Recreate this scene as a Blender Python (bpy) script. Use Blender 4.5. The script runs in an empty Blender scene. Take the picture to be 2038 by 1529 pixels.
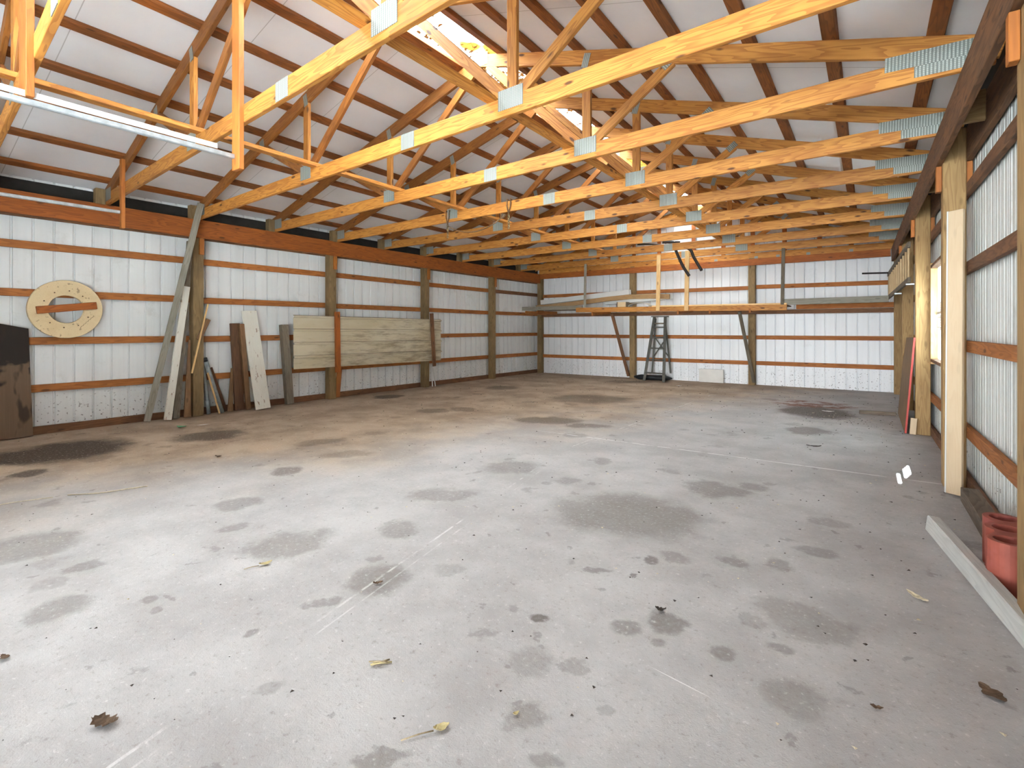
import bpy, bmesh, math, random
from mathutils import Vector as V, Matrix, noise
random.seed(7)
S = bpy.context.scene
C = S.collection
PI = math.pi

# ------------------------------------------------------------------ materials
def new_mat(name):
    m = bpy.data.materials.new(name); m.use_nodes = True
    nt = m.node_tree; nt.nodes.clear()
    out = nt.nodes.new('ShaderNodeOutputMaterial')
    b = nt.nodes.new('ShaderNodeBsdfPrincipled')
    nt.links.new(b.outputs[0], out.inputs[0])
    return m, nt, b
class NT:
    def __init__(s, nt): s.nt = nt
    def n(s, t, **kw):
        nd = s.nt.nodes.new(t)
        for k, v in kw.items(): setattr(nd, k, v)
        return nd
    def l(s, a, b): s.nt.links.new(a, b)
    def val(s, sock, v):
        if hasattr(v, 'links'): s.l(v, sock)
        else: sock.default_value = v
    def math(s, op, a, b=0.0, clamp=False):
        nd = s.n('ShaderNodeMath', operation=op, use_clamp=clamp)
        s.val(nd.inputs[0], a); s.val(nd.inputs[1], b); return nd.outputs[0]
    def noise(s, vec, scale, detail=3, rough=.55, dim='3D'):
        nd = s.n('ShaderNodeTexNoise', noise_dimensions=dim); s.l(vec, nd.inputs['Vector'])
        nd.inputs['Scale'].default_value = scale; nd.inputs['Detail'].default_value = detail
        nd.inputs['Roughness'].default_value = rough; return nd.outputs['Fac']
    def mapping(s, vec, sc=(1,1,1), loc=(0,0,0), rot=(0,0,0)):
        nd = s.n('ShaderNodeMapping'); s.l(vec, nd.inputs[0])
        nd.inputs['Scale'].default_value = sc; nd.inputs['Location'].default_value = loc
        nd.inputs['Rotation'].default_value = rot; return nd.outputs[0]
    def mr(s, v, a, b, c=0., d=1., smooth=True):
        nd = s.n('ShaderNodeMapRange', interpolation_type='SMOOTHSTEP' if smooth else 'LINEAR')
        s.l(v, nd.inputs[0])
        for i, x in enumerate((a, b, c, d)): nd.inputs[i+1].default_value = x
        return nd.outputs[0]
    def mix(s, fac, a, b, mode='MIX'):
        nd = s.n('ShaderNodeMix', data_type='RGBA', blend_type=mode)
        s.val(nd.inputs[0], fac)
        for i, x in ((6, a), (7, b)):
            if hasattr(x, 'links'): s.l(x, nd.inputs[i])
            else: nd.inputs[i].default_value = (*x, 1)
        return nd.outputs[2]
def coords(N, rand=True):
    tc = N.n('ShaderNodeTexCoord'); vec = tc.outputs['Object']; oi = N.n('ShaderNodeObjectInfo')
    if rand:
        off = N.n('ShaderNodeVectorMath', operation='SCALE'); off.inputs[0].default_value = (17.3, 9.1, 23.7)
        N.l(oi.outputs['Random'], off.inputs['Scale'])
        ad = N.n('ShaderNodeVectorMath', operation='ADD'); N.l(vec, ad.inputs[0]); N.l(off.outputs[0], ad.inputs[1])
        vec = ad.outputs[0]
    return vec, oi.outputs['Random']
def wood(name, base, dark, ring=.55, knots=.6, rough=.72, stain=.0, stain_col=(.05,.035,.02), vary=.16, chips=0., chip_col=(.25,.14,.07)):
    m, nt, b = new_mat(name); N = NT(nt)
    vec, rnd = coords(N)
    g = N.mapping(vec, (1.1, 11, 11))
    low = N.noise(g, 1.0, 2, .5)
    rings = N.math('FRACT', N.math('MULTIPLY', low, 11.0))
    rings = N.mr(rings, .25, .95)
    fine = N.noise(N.mapping(vec, (5, 160, 160)), 1.0, 2, .6)
    f = N.math('MULTIPLY', rings, ring)
    f = N.math('ADD', f, N.math('MULTIPLY', N.math('SUBTRACT', fine, .5), .55), True)
    col = N.mix(f, base, dark)
    blotch = N.noise(N.mapping(vec, (2.2, 6, 6)), 1.0, 3, .6)
    col = N.mix(N.mr(blotch, .42, .75, 0, .45), col, dark)
    if knots:
        vo = N.n('ShaderNodeTexVoronoi', feature='F1'); N.l(N.mapping(vec, (3.1, 9.5, 9.5)), vo.inputs['Vector']); vo.inputs['Scale'].default_value = 1
        k = N.mr(vo.outputs['Distance'], .08, .17, knots, 0)
        col = N.mix(k, col, tuple(c*.28 for c in dark))
    if stain:
        sn = N.noise(N.mapping(vec, (1.3, 2.2, 2.2)), 1.0, 3, .6)
        col = N.mix(N.mr(sn, .5-.12, .62, 0, stain), col, stain_col)
    if chips:
        cn = N.noise(N.mapping(vec, (7, 22, 22)), 1.0, 4, .65)
        col = N.mix(N.mr(cn, .62, .66, 0, chips), col, chip_col)
    hv = N.n('ShaderNodeHueSaturation'); N.l(col, hv.inputs['Color'])
    N.l(N.mr(rnd, 0, 1, 1-vary, 1+vary, False), hv.inputs['Value'])
    N.l(hv.outputs[0], b.inputs['Base Color'])
    b.inputs['Roughness'].default_value = rough
    bp = N.n('ShaderNodeBump'); bp.inputs['Strength'].default_value = .25; bp.inputs['Distance'].default_value = .004
    N.l(f, bp.inputs['Height']); N.l(bp.outputs[0], b.inputs['Normal'])
    return m
def plain(name, col, rough=.6, metal=0., var=.25, scale=9., dirt=None, spec=.4):
    m, nt, b = new_mat(name); N = NT(nt); vec, rnd = coords(N)
    n1 = N.noise(vec, scale, 4, .6)
    c = N.mix(N.mr(n1, .3, .7), tuple(x*(1-var) for x in col), col)
    if dirt: c = N.mix(N.mr(N.noise(vec, scale*.35, 5, .65), .52, .68, 0, dirt[1]), c, dirt[0])
    N.l(c, b.inputs['Base Color']); b.inputs['Roughness'].default_value = rough; b.inputs['Metallic'].default_value = metal
    b.inputs['Specular IOR Level'].default_value = spec
    return m
def plate_mat():
    m, nt, b = new_mat('galvanised_nail_plate'); N = NT(nt); vec, rnd = coords(N, False)
    w = N.n('ShaderNodeTexWave', wave_type='BANDS', bands_direction='X', wave_profile='SIN'); N.l(vec, w.inputs[0]); w.inputs['Scale'].default_value = 17
    w2 = N.n('ShaderNodeTexWave', wave_type='BANDS', bands_direction='Z', wave_profile='SIN'); N.l(vec, w2.inputs[0]); w2.inputs['Scale'].default_value = 26
    f = N.math('MULTIPLY', w.outputs['Fac'], N.math('ADD', N.math('MULTIPLY', w2.outputs['Fac'], .5), .5))
    c = N.mix(f, (.18,.20,.18), (.50,.53,.48)); N.l(c, b.inputs['Base Color'])
    b.inputs['Metallic'].default_value = .25; b.inputs['Roughness'].default_value = .5
    bp = N.n('ShaderNodeBump'); bp.inputs['Strength'].default_value = .6; bp.inputs['Distance'].default_value = .004
    N.l(f, bp.inputs['Height']); N.l(bp.outputs[0], b.inputs['Normal']); return m
def sheet_mat(name, col, dirtc, amount, streak=.25, rough=.42):
    # painted steel siding: faint vertical streaks, grime splashed along the foot of the wall, cobweb dust in patches
    m, nt, b = new_mat(name); N = NT(nt); tc = N.n('ShaderNodeTexCoord'); vec = tc.outputs['Object']
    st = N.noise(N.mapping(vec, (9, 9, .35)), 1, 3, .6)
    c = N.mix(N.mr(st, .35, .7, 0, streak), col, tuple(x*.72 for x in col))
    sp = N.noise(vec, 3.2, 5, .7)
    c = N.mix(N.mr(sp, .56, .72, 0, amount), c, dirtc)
    sep = N.n('ShaderNodeSeparateXYZ'); N.l(vec, sep.inputs[0])
    foot = N.mr(sep.outputs[2], .05, .75, 1, 0)
    speck = N.mr(N.noise(vec, 34, 2, .5), .63, .69)
    c = N.mix(N.math('MULTIPLY', N.math('MULTIPLY', foot, speck), .85), c, (.12,.10,.08))
    N.l(c, b.inputs['Base Color']); b.inputs['Roughness'].default_value = rough
    b.inputs['Specular IOR Level'].default_value = .35
    return m

M_truss  = wood('pine_truss', (.59,.26,.048), (.30,.085,.010), .6, .95, .62)
M_trussd = wood('pine_truss_aged', (.43,.16,.028), (.20,.056,.009), .5, .8, .68, .25)  # darker brown pine for the left top chords and diagonal webs
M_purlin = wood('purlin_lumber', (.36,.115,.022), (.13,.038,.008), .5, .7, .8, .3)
M_header = wood('header_lumber', (.43,.115,.013), (.18,.042,.006), .5, .7, .7)
M_headdk = wood('header_lumber_dark', (.24,.105,.040), (.075,.028,.010), .6, .6, .75, .3)
M_girt   = wood('girt_lumber', (.43,.15,.032), (.19,.055,.011), .5, .7, .75)
M_girtdk = wood('girt_lumber_aged', (.25,.11,.045), (.10,.038,.015), .5, .6, .8, .3)
M_post   = wood('treated_post', (.27,.175,.075), (.14,.085,.032), .5, .5, .8, .25)
M_postr  = wood('treated_post_tan', (.345,.215,.085), (.19,.10,.035), .5, .4, .75)
M_fresh  = wood('fresh_pine', (.74,.49,.215), (.52,.27,.09), .4, .7, .65)
M_cleat  = wood('orange_pine_block', (.44,.145,.022), (.24,.07,.012), .4, .5, .65)
M_grey   = wood('weathered_grey_board', (.33,.305,.245), (.185,.165,.12), .5, .4, .85)
M_greydk = wood('weathered_dark_board', (.19,.155,.11), (.085,.065,.042), .5, .4, .85)
M_brown  = wood('brown_board', (.27,.145,.065), (.12,.055,.022), .5, .5, .8, .2)
M_dkbrn  = wood('dark_brown_board', (.125,.058,.026), (.055,.024,.012), .5, .4, .8)
M_white  = wood('white_painted_board', (.74,.71,.62), (.62,.57,.46), .2, 0, .6, .0, vary=.05, chips=.85)
M_cream  = wood('cream_plank', (.62,.475,.31), (.54,.38,.23), .25, .12, .6, vary=.03)
M_whiteg = wood('whitewashed_timber', (.60,.60,.57), (.42,.42,.40), .4, .1, .8, vary=.03)
M_stain  = None
M_reel   = wood('cable_reel_ply', (.70,.545,.32), (.57,.40,.20), .2, .0, .7, vary=.02, chips=.6, chip_col=(.16,.08,.04))
M_block  = wood('old_sill_timber', (.20,.155,.115), (.095,.07,.05), .5, .3, .9)
M_plate  = plate_mat()
M_galv   = plain('galvanised_steel', (.55,.60,.62), .38, .55, .3, 14)
M_whitem = plain('white_trim_metal', (.66,.66,.63), .45, 0, .06)
M_pipe   = plain('grey_pipe', (.36,.40,.40), .5, .2, .3, 20, ((.2,.2,.19), .7))
M_black  = plain('black_plastic', (.015,.016,.018), .5, 0, .3)
M_iron   = plain('dark_iron', (.03,.024,.02), .6, .3, .4, 20)
M_brass  = plain('rusty_chain', (.36,.27,.14), .5, .5, .5, 30)
M_rope   = plain('brown_rope', (.20,.11,.05), .9, 0, .4, 60)
M_clay   = plain('red_clay_tile', (.42,.105,.07), .6, 0, .28, 5, ((.50,.16,.17), .6))
M_red    = plain('red_paint', (.50,.05,.035), .5, 0, .2)
M_hard   = plain('brown_hardboard', (.26,.155,.075), .7, 0, .18, 6)
M_ladder = plain('weathered_aluminium', (.13,.125,.105), .55, .3, .3, 12)
M_rung   = wood('ladder_rung_wood', (.52,.37,.20), (.34,.22,.10), .4, .1, .7)
M_bone   = plain('off_white_panel', (.70,.66,.55), .6, 0, .15, 5, ((.45,.40,.30), .5))
M_leafy  = plain('yellow_dry_leaf', (.55,.45,.22), .7, 0, .3, 40)
M_leafb  = plain('brown_dry_leaf', (.14,.085,.05), .8, 0, .4, 40)
M_leafp  = plain('pale_dry_leaf', (.70,.61,.42), .7, 0, .3, 40)
M_twig   = plain('twig_bark', (.42,.33,.20), .8, 0, .4, 50)
M_paper  = plain('white_scrap', (.80,.79,.75), .7, 0, .1, 30)
M_greenp = plain('green_scrap', (.10,.35,.16), .6, 0, .3, 30)
M_dirt   = plain('dark_flecks', (.055,.042,.032), .9, 0, .5, 50)
M_dark   = plain('dark_eave_gap', (.03,.026,.022), .9, 0, .3)
M_wallL  = sheet_mat('white_siding', (.79,.80,.785), (.52,.50,.46), .35)
M_wallB  = sheet_mat('white_siding_back', (.80,.81,.81), (.55,.55,.52), .25)
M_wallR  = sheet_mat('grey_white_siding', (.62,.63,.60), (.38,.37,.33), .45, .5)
def panel_mat():
    # cream siding sheet, weather-stained in long smears that get heavier towards its lower right end
    m, nt, b = new_mat('cream_siding_sheet'); N = NT(nt); tc = N.n('ShaderNodeTexCoord'); vec = tc.outputs['Object']
    sep = N.n('ShaderNodeSeparateXYZ'); N.l(vec, sep.inputs[0])
    wear = N.math('ADD', N.mr(sep.outputs[1], 4.6, 7.4, -.10, .07, False), N.mr(sep.outputs[2], .6, 1.4, .07, -.05, False))
    n1 = N.noise(N.mapping(vec, (1, 1.6, 9)), 1.6, 5, .68)
    c = N.mix(N.mr(N.noise(N.mapping(vec, (1, 1, 3)), 1.2, 3), .35, .65), (.63,.555,.40), (.56,.475,.31))
    c = N.mix(N.mr(N.math('ADD', n1, wear), .45, .78, 0, .75), c, (.22,.16,.095))
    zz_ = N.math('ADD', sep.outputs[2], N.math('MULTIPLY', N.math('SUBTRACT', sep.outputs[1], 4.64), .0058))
    fr = N.math('FRACT', N.math('DIVIDE', N.math('SUBTRACT', zz_, .585), .2275))   # edge shadow painted as a dark line along the top of each rib
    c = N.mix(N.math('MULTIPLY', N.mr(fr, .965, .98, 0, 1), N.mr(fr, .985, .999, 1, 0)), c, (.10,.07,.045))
    N.l(c, b.inputs['Base Color']); b.inputs['Roughness'].default_value = .55; return m
M_panel = panel_mat()

def ceiling_mat():
    m, nt, b = new_mat('white_insulation_board'); N = NT(nt); tc = N.n('ShaderNodeTexCoord'); vec = tc.outputs['Object']
    c = N.mix(N.mr(N.noise(vec, 1.3, 4, .6), .35, .7, 0, 1), (.90,.91,.925), (.84,.852,.87))
    sep = N.n('ShaderNodeSeparateXYZ'); N.l(vec, sep.inputs[0])
    fr = N.math('FRACT', N.math('ADD', N.math('DIVIDE', sep.outputs[1], 1.14), 10.42))
    wob = N.math('ADD', fr, N.math('MULTIPLY', N.math('SUBTRACT', N.noise(vec, 2.0, 2), .5), .006))
    seam = N.mr(N.math('ABSOLUTE', N.math('SUBTRACT', wob, .5)), .0015, .0045, 1, 0)
    c = N.mix(N.math('MULTIPLY', seam, .55), c, (.30,.29,.28))
    N.l(c, b.inputs['Base Color']); b.inputs['Roughness'].default_value = .6; return m
def stain_mat():
    # plywood soaked nearly black at the top, with runs reaching down it
    m, nt, b = new_mat('oil_soaked_plywood'); N = NT(nt); vec, rnd = coords(N, False); sep = N.n('ShaderNodeSeparateXYZ'); N.l(vec, sep.inputs[0])
    n1 = N.noise(vec, 4.2, 3, .5); n2 = N.noise(N.mapping(vec, (2, 40, 40)), 1, 3, .6)
    c = N.mix(n2, (.17,.105,.062), (.115,.070,.040))
    e = N.math('ADD', sep.outputs[0], N.math('MULTIPLY', N.math('SUBTRACT', n1, .5), 1.15))
    c = N.mix(N.mr(e, .10, .20, 0, .96), c, (.012,.007,.005))
    c = N.mix(N.mr(N.noise(N.mapping(vec, (2.0, 5.5, 5.5), (3,1,2)), 1, 3, .5), .53, .60, 0, .75), c, (.022,.013,.008))
    N.l(c, b.inputs['Base Color']); b.inputs['Roughness'].default_value = .85; return m
M_stain = stain_mat()
M_ceil = ceiling_mat()
def skylight_mat():
    # weathered translucent ridge sheet with leaf litter lying in patches on its outside
    m = bpy.data.materials.new('translucent_ridge_sheet'); m.use_nodes = True; nt = m.node_tree; nt.nodes.clear(); N = NT(nt)
    out = N.n('ShaderNodeOutputMaterial'); tr = N.n('ShaderNodeBsdfTranslucent'); df = N.n('ShaderNodeBsdfDiffuse'); mx = N.n('ShaderNodeMixShader')
    tc = N.n('ShaderNodeTexCoord'); vec = tc.outputs['Object']
    n1 = N.noise(vec, 15, 6, .7); big = N.noise(vec, 1.1, 3, .6)
    leaf = N.mr(N.math('ADD', n1, N.math('MULTIPLY', N.math('SUBTRACT', big, .5), .9)), .49, .54, 0, 1.0)
    warm = N.mr(N.noise(N.mapping(vec, (1,1,1), (7,3,1)), .9, 3), .52, .62, 0, 1.0)
    c = N.mix(warm, (.95,.93,.89), (.045,.022,.004))
    c = N.mix(leaf, c, (.012,.0045,.001))
    N.l(c, tr.inputs[0]); N.l(c, df.inputs[0]); mx.inputs[0].default_value = .12
    N.l(tr.outputs[0], mx.inputs[1]); N.l(df.outputs[0], mx.inputs[2]); N.l(mx.outputs[0], out.inputs[0]); return m
M_sky = skylight_mat()
def glass_mat():
    m = bpy.data.materials.new('milky_window_sheet'); m.use_nodes = True; nt = m.node_tree; nt.nodes.clear(); N = NT(nt)
    out = N.n('ShaderNodeOutputMaterial'); t = N.n('ShaderNodeBsdfTranslucent'); g = N.n('ShaderNodeBsdfGlossy'); mx = N.n('ShaderNodeMixShader')
    t.inputs[0].default_value = (.55,.58,.58,1); g.inputs['Roughness'].default_value = .2; mx.inputs[0].default_value = .06
    N.l(t.outputs[0], mx.inputs[1]); N.l(g.outputs[0], mx.inputs[2]); N.l(mx.outputs[0], out.inputs[0]); return m
M_glass = glass_mat()

STAINS = [(-6.72,1.49,.615,.62,1.35,1.0),(-6.81,1.1,.293,.377,1.41,.8),(-6.32,2.69,.425,.356,1.17,.6),(-5.93,1.07,.139,.147,1.39,.7),(-4.18,2.42,.133,.171,1.05,.5),(-3.93,.72,.274,.276,1.39,.35),(-3.36,.83,.101,.073,1.33,.35),(-3.27,.66,.079,.079,1.37,.2),(-2.96,.63,.13,.136,1.36,.35),(-2.71,.9,.04,.043,1.25,.35),(-2.58,.88,.029,.029,1.24,.3),(-3.68,1.76,.162,.153,1.12,.35),(-3.25,1.54,.102,.073,1.13,.3),(-2.74,1.6,.262,.185,1.04,.35),(-2.39,2.12,.125,.16,.84,.35),(-1.99,1.64,.155,.171,.88,.42),(-2.03,1.35,.08,.04,.98,.35),(-2.61,2.77,.304,.162,.76,.32),(-2.64,3.69,.283,.215,.62,.35),(-2.07,1.04,.033,.035,1.11,.4),(-1.78,1.91,.091,.065,.75,.2),(-1.7,.92,.056,.032,1.08,.22),(-1.31,3.21,.551,.445,.39,.42),(-.99,4.09,.259,.237,.24,.42),(-.75,4.33,.119,.126,.17,.35),(-.96,2.63,.046,.055,.35,.55),(-1.14,2.36,.073,.038,.45,.42),(-.97,2.42,.02,.027,.38,.55),(-.86,2.74,.099,.076,.3,.32),(-.59,2.87,.089,.063,.2,.36),(-.39,2.98,.072,.077,.13,.32),(-.24,3.27,.118,.074,.07,.32),(-.21,3.82,.13,.11,.06,.25),(-.25,2.47,.227,.154,.1,.3),(-.7,2.12,.081,.095,.32,.48),(-.83,1.98,.069,.065,.4,.42),(-.68,1.96,.032,.03,.33,.32),(-1.16,1.82,.048,.034,.57,.65),(-.46,2.04,.049,.052,.22,.42),(-.28,2.2,.059,.038,.13,.36),(-.21,1.92,.122,.104,.11,.28),(-.89,1.33,.081,.062,.59,.32),(-.7,1.51,.036,.022,.43,.22),(-1.15,.96,.081,.035,.88,.42),(-1.03,1.57,.098,.113,.58,.26),(-3.6,5.86,.552,.304,.55,.55),(-2.97,5.83,.326,.17,.47,.45),(-4.08,8.11,.854,.653,.47,.5),(-.65,8.82,.565,.7,.07,.95),(-.63,7.11,.26,.283,.09,.5),(-7.25,6.2,.299,.285,.86,.65),(-.76,1.23,.058,.03,.55,.35),(-5.46,5.51,.309,.239,.78,.4),(-4.25,3.09,.301,.169,.94,.3),(-2.06,4.35,.095,.147,.44,.3),(-.4,2.35,.065,.082,.17,.2),(-4.95,3.27,.279,.185,.99,.35),(-6.4,8.58,.431,.369,.64,.45),(-5.18,5.89,.236,.247,.72,.4),(-4.69,11.32,.601,.353,.39,.4)]
def floor_mat():
    m, nt, b = new_mat('stained_concrete'); N = NT(nt); tc = N.n('ShaderNodeTexCoord'); P = tc.outputs['Object']
    wn = N.n('ShaderNodeTexNoise'); N.l(P, wn.inputs['Vector']); wn.inputs['Scale'].default_value = 3.5; wn.inputs['Detail'].default_value = 5; wn.inputs['Roughness'].default_value = .62
    sb = N.n('ShaderNodeVectorMath', operation='SUBTRACT'); N.l(wn.outputs['Color'], sb.inputs[0]); sb.inputs[1].default_value = (.5,.5,.5)
    sc = N.n('ShaderNodeVectorMath', operation='SCALE'); N.l(sb.outputs[0], sc.inputs[0]); sc.inputs['Scale'].default_value = .40
    ad = N.n('ShaderNodeVectorMath', operation='ADD'); N.l(P, ad.inputs[0]); N.l(sc.outputs[0], ad.inputs[1]); D = ad.outputs[0]
    def warp(scale, amt):
        w_ = N.n('ShaderNodeTexNoise'); N.l(P, w_.inputs['Vector']); w_.inputs['Scale'].default_value = scale; w_.inputs['Detail'].default_value = 5; w_.inputs['Roughness'].default_value = .65
        a_ = N.n('ShaderNodeVectorMath', operation='SUBTRACT'); N.l(w_.outputs['Color'], a_.inputs[0]); a_.inputs[1].default_value = (.5,.5,.5)
        b_ = N.n('ShaderNodeVectorMath', operation='SCALE'); N.l(a_.outputs[0], b_.inputs[0]); b_.inputs['Scale'].default_value = amt
        c_ = N.n('ShaderNodeVectorMath', operation='ADD'); N.l(P, c_.inputs[0]); N.l(b_.outputs[0], c_.inputs[1]); return c_.outputs[0]
    D2, D3 = warp(7.0, .17), warp(15.0, .06)
    tot = None
    for (x, y, rx, ry, a, s) in STAINS:
        mp = N.n('ShaderNodeMapping', vector_type='TEXTURE'); N.l(D if max(rx, ry) > .2 else (D2 if max(rx, ry) > .07 else D3), mp.inputs[0])
        mp.inputs['Location'].default_value = (x, y, 0); mp.inputs['Rotation'].default_value = (0, 0, a); mp.inputs['Scale'].default_value = (rx, ry, 50)
        ln = N.n('ShaderNodeVectorMath', operation='LENGTH'); N.l(mp.outputs[0], ln.inputs[0])
        v = N.mr(ln.outputs['Value'], .62, 1.12, min(1, s*1.28), 0)
        tot = v if tot is None else N.math('MAXIMUM', tot, v)
    sep = N.n('ShaderNodeSeparateXYZ'); N.l(D, sep.inputs[0]); X, Y = sep.outputs[0], sep.outputs[1]
    sp = N.n('ShaderNodeSeparateXYZ'); N.l(P, sp.inputs[0]); PX, PY = sp.outputs[0], sp.outputs[1]
    n_med = N.noise(P, 1.6, 6, .65); n_big = N.noise(P, .55, 4, .6); n_fine = N.noise(P, 42, 4, .7); n_grit = N.noise(P, 170, 2, .6)
    col = N.mix(N.mr(n_med, .32, .68), (.375,.356,.346), (.49,.472,.462))
    # ground-in brown dirt towards the left wall and the far end
    br = N.math('SUBTRACT', N.math('MULTIPLY', PY, .38), N.math('ADD', PX, 5.0))
    br = N.math('ADD', br, N.math('MULTIPLY', N.math('SUBTRACT', n_big, .5), 3.2))
    br = N.math('ADD', br, N.math('MULTIPLY', N.math('SUBTRACT', n_med, .5), 1.4))
    brm = N.mr(br, -.9, 1.9, 0, .92)
    col = N.mix(brm, col, N.mix(N.mr(n_med, .35, .65), (.27,.185,.118), (.42,.305,.205)))
    # random small drips
    for scl, th, st in ((1.5, .24, .34), (3.3, .20, .34), (6.5, .17, .4)):
        vo = N.n('ShaderNodeTexVoronoi', feature='F1'); N.l(D, vo.inputs['Vector']); vo.inputs['Scale'].default_value = scl; vo.inputs['Randomness'].default_value = 1
        gate = N.n('ShaderNodeSeparateColor'); N.l(vo.outputs['Color'], gate.inputs[0])
        dsk = N.mr(vo.outputs['Distance'], th*.55, th, st, 0)
        tot = N.math('MAXIMUM', tot, N.math('MULTIPLY', dsk, N.mr(gate.outputs[0], .55, .75)))
    ragged = N.math('MULTIPLY', tot, N.mr(n_fine, .25, .6, .72, 1.0))
    col = N.mix(ragged, col, N.mix(brm, (.125,.105,.092), (.040,.024,.014)))
    # rust patch in front of the back wall
    ru = N.n('ShaderNodeMapping', vector_type='TEXTURE'); N.l(D, ru.inputs[0]); ru.inputs['Location'].default_value = (-.75, 9.7, 0); ru.inputs['Scale'].default_value = (.75, .55, 50)
    rl = N.n('ShaderNodeVectorMath', operation='LENGTH'); N.l(ru.outputs[0], rl.inputs[0])
    rm = N.math('MULTIPLY', N.mr(rl.outputs['Value'], .5, 1.1, .85, 0), N.mr(N.noise(P, 4.5, 5, .7), .42, .56))
    col = N.mix(rm, col, (.17,.055,.022))
    # speckle
    col = N.mix(N.mr(n_fine, .56, .70, 0, .42), col, (.22,.18,.155))
    col = N.mix(N.mr(n_fine, .28, .42, .42, 0), col, (.76,.74,.72))
    col = N.mix(N.mr(n_grit, .68, .76, 0, .45), col, (.12,.09,.07))
    # control joints with pale chalky edges
    def line(c, at, slope, other, w, strength, col, gate=None):
        d = N.math('ABSOLUTE', N.math('SUBTRACT', N.math('SUBTRACT', c, at), N.math('MULTIPLY', other, slope)))
        f = N.math('MULTIPLY', N.mr(d, w*.5, w, strength, 0), N.mr(N.noise(P, 5, 4, .7), .38, .55))
        if gate is not None: f = N.math('MULTIPLY', f, gate)
        return N.mix(f, col, (.80,.79,.77))
    col = line(PY, 5.285, .026, PX, .014, .75, col, N.mr(PX, -3.6, -2.6))
    sm = N.n('ShaderNodeMapping', vector_type='TEXTURE'); N.l(P, sm.inputs[0]); sm.inputs['Location'].default_value = (-.544, 1.783, 0); sm.inputs['Rotation'].default_value = (0, 0, -.148); sm.inputs['Scale'].default_value = (.125, .003, 50)
    sl = N.n('ShaderNodeVectorMath', operation='LENGTH'); N.l(sm.outputs[0], sl.inputs[0])
    col = N.mix(N.mr(sl.outputs['Value'], .6, 1.1, .7, 0), col, (.80,.79,.77))
    dash = N.math('MULTIPLY', N.mr(N.noise(N.mapping(P, (.6,1.6,1)), 1.0, 3, .6), .46, .56), N.mr(N.noise(P, 9, 3, .6), .36, .55))
    bend = N.math('ADD', N.math('MULTIPLY', N.math('MINIMUM', PY, 4.5), -.205), N.math('MULTIPLY', N.math('MAXIMUM', N.math('SUBTRACT', PY, 4.5), 0.0), .025))
    col = line(N.math('SUBTRACT', PX, bend), -1.665, 0, PY, .009, .5, col, dash)
    col = line(N.math('SUBTRACT', PX, bend), -1.60, 0, PY, .006, .35, col, dash)
    N.l(col, b.inputs['Base Color']); b.inputs['Roughness'].default_value = .82; b.inputs['Specular IOR Level'].default_value = .25
    bp = N.n('ShaderNodeBump'); bp.inputs['Strength'].default_value = .35; bp.inputs['Distance'].default_value = .006
    N.l(N.math('ADD', n_fine, N.math('MULTIPLY', n_grit, .5)), bp.inputs['Height']); N.l(bp.outputs[0], b.inputs['Normal'])
    return m
M_floor = floor_mat()
M_ground = plain('pale_gravel_apron', (.56,.56,.55), .9, 0, .15, 2)

# ------------------------------------------------------------------ builders
def link(name, me, mat, parent=None, M=None):
    o = bpy.data.objects.new(name, me); C.objects.link(o)
    if mat and not me.materials: me.materials.append(mat)
    if M is None: M = Matrix.Identity(4)
    if parent is not None:
        o.parent = parent
        M = Matrix.Translation(-V(wloc(parent))) @ M
    o.matrix_basis = M
    return o
WL = {}
def wloc(o): return WL.get(o.name, o.matrix_basis.translation)
def empty(name, loc):
    o = bpy.data.objects.new(name, None); C.objects.link(o); o.location = loc; o.empty_display_size = .1
    WL[o.name] = V(loc); return o
def tag(o, label, cat, group=None, kind='thing'):
    o['label'] = label; o['category'] = cat; o['kind'] = kind
    if group: o['group'] = group
    return o
def struct(o, label=None):
    o['kind'] = 'structure'; o['label'] = label or o.name.replace('_', ' '); o['category'] = o.name.split('_')[0]; return o
def box_mesh(L, t, w, bev=.003, taper=None):
    bm = bmesh.new(); bmesh.ops.create_cube(bm, size=1)
    for v in bm.verts: v.co = V((v.co.x*L, v.co.y*t, v.co.z*w))
    if taper:
        for v in bm.verts:
            if v.co.x > 0: v.co.z = v.co.z*taper[0] + taper[1]
    if bev: bmesh.ops.bevel(bm, geom=list(bm.edges), offset=min(bev, t*.3, w*.3), segments=1, affect='EDGES', clamp_overlap=True)
    me = bpy.data.meshes.new('m'); bm.to_mesh(me); bm.free(); return me
def frame(a, b, up):
    a, b, up = V(a), V(b), V(up)
    x = (b-a).normalized(); z = (up - x*up.dot(x)).normalized(); y = z.cross(x)
    M = Matrix((x, y, z)).transposed().to_4x4(); M.translation = (a+b)/2
    return M, (b-a).length
def Bd(name, a, b, w, t, mat, parent=None, up=(0,0,1), bev=.003, taper=None, bow=0):
    """a sawn board from a to b: w wide along `up`, t thick across it"""
    M, L = frame(a, b, up)
    me = box_mesh(L, t, w, bev, taper)
    return link(name, me, mat, parent, M)
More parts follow.
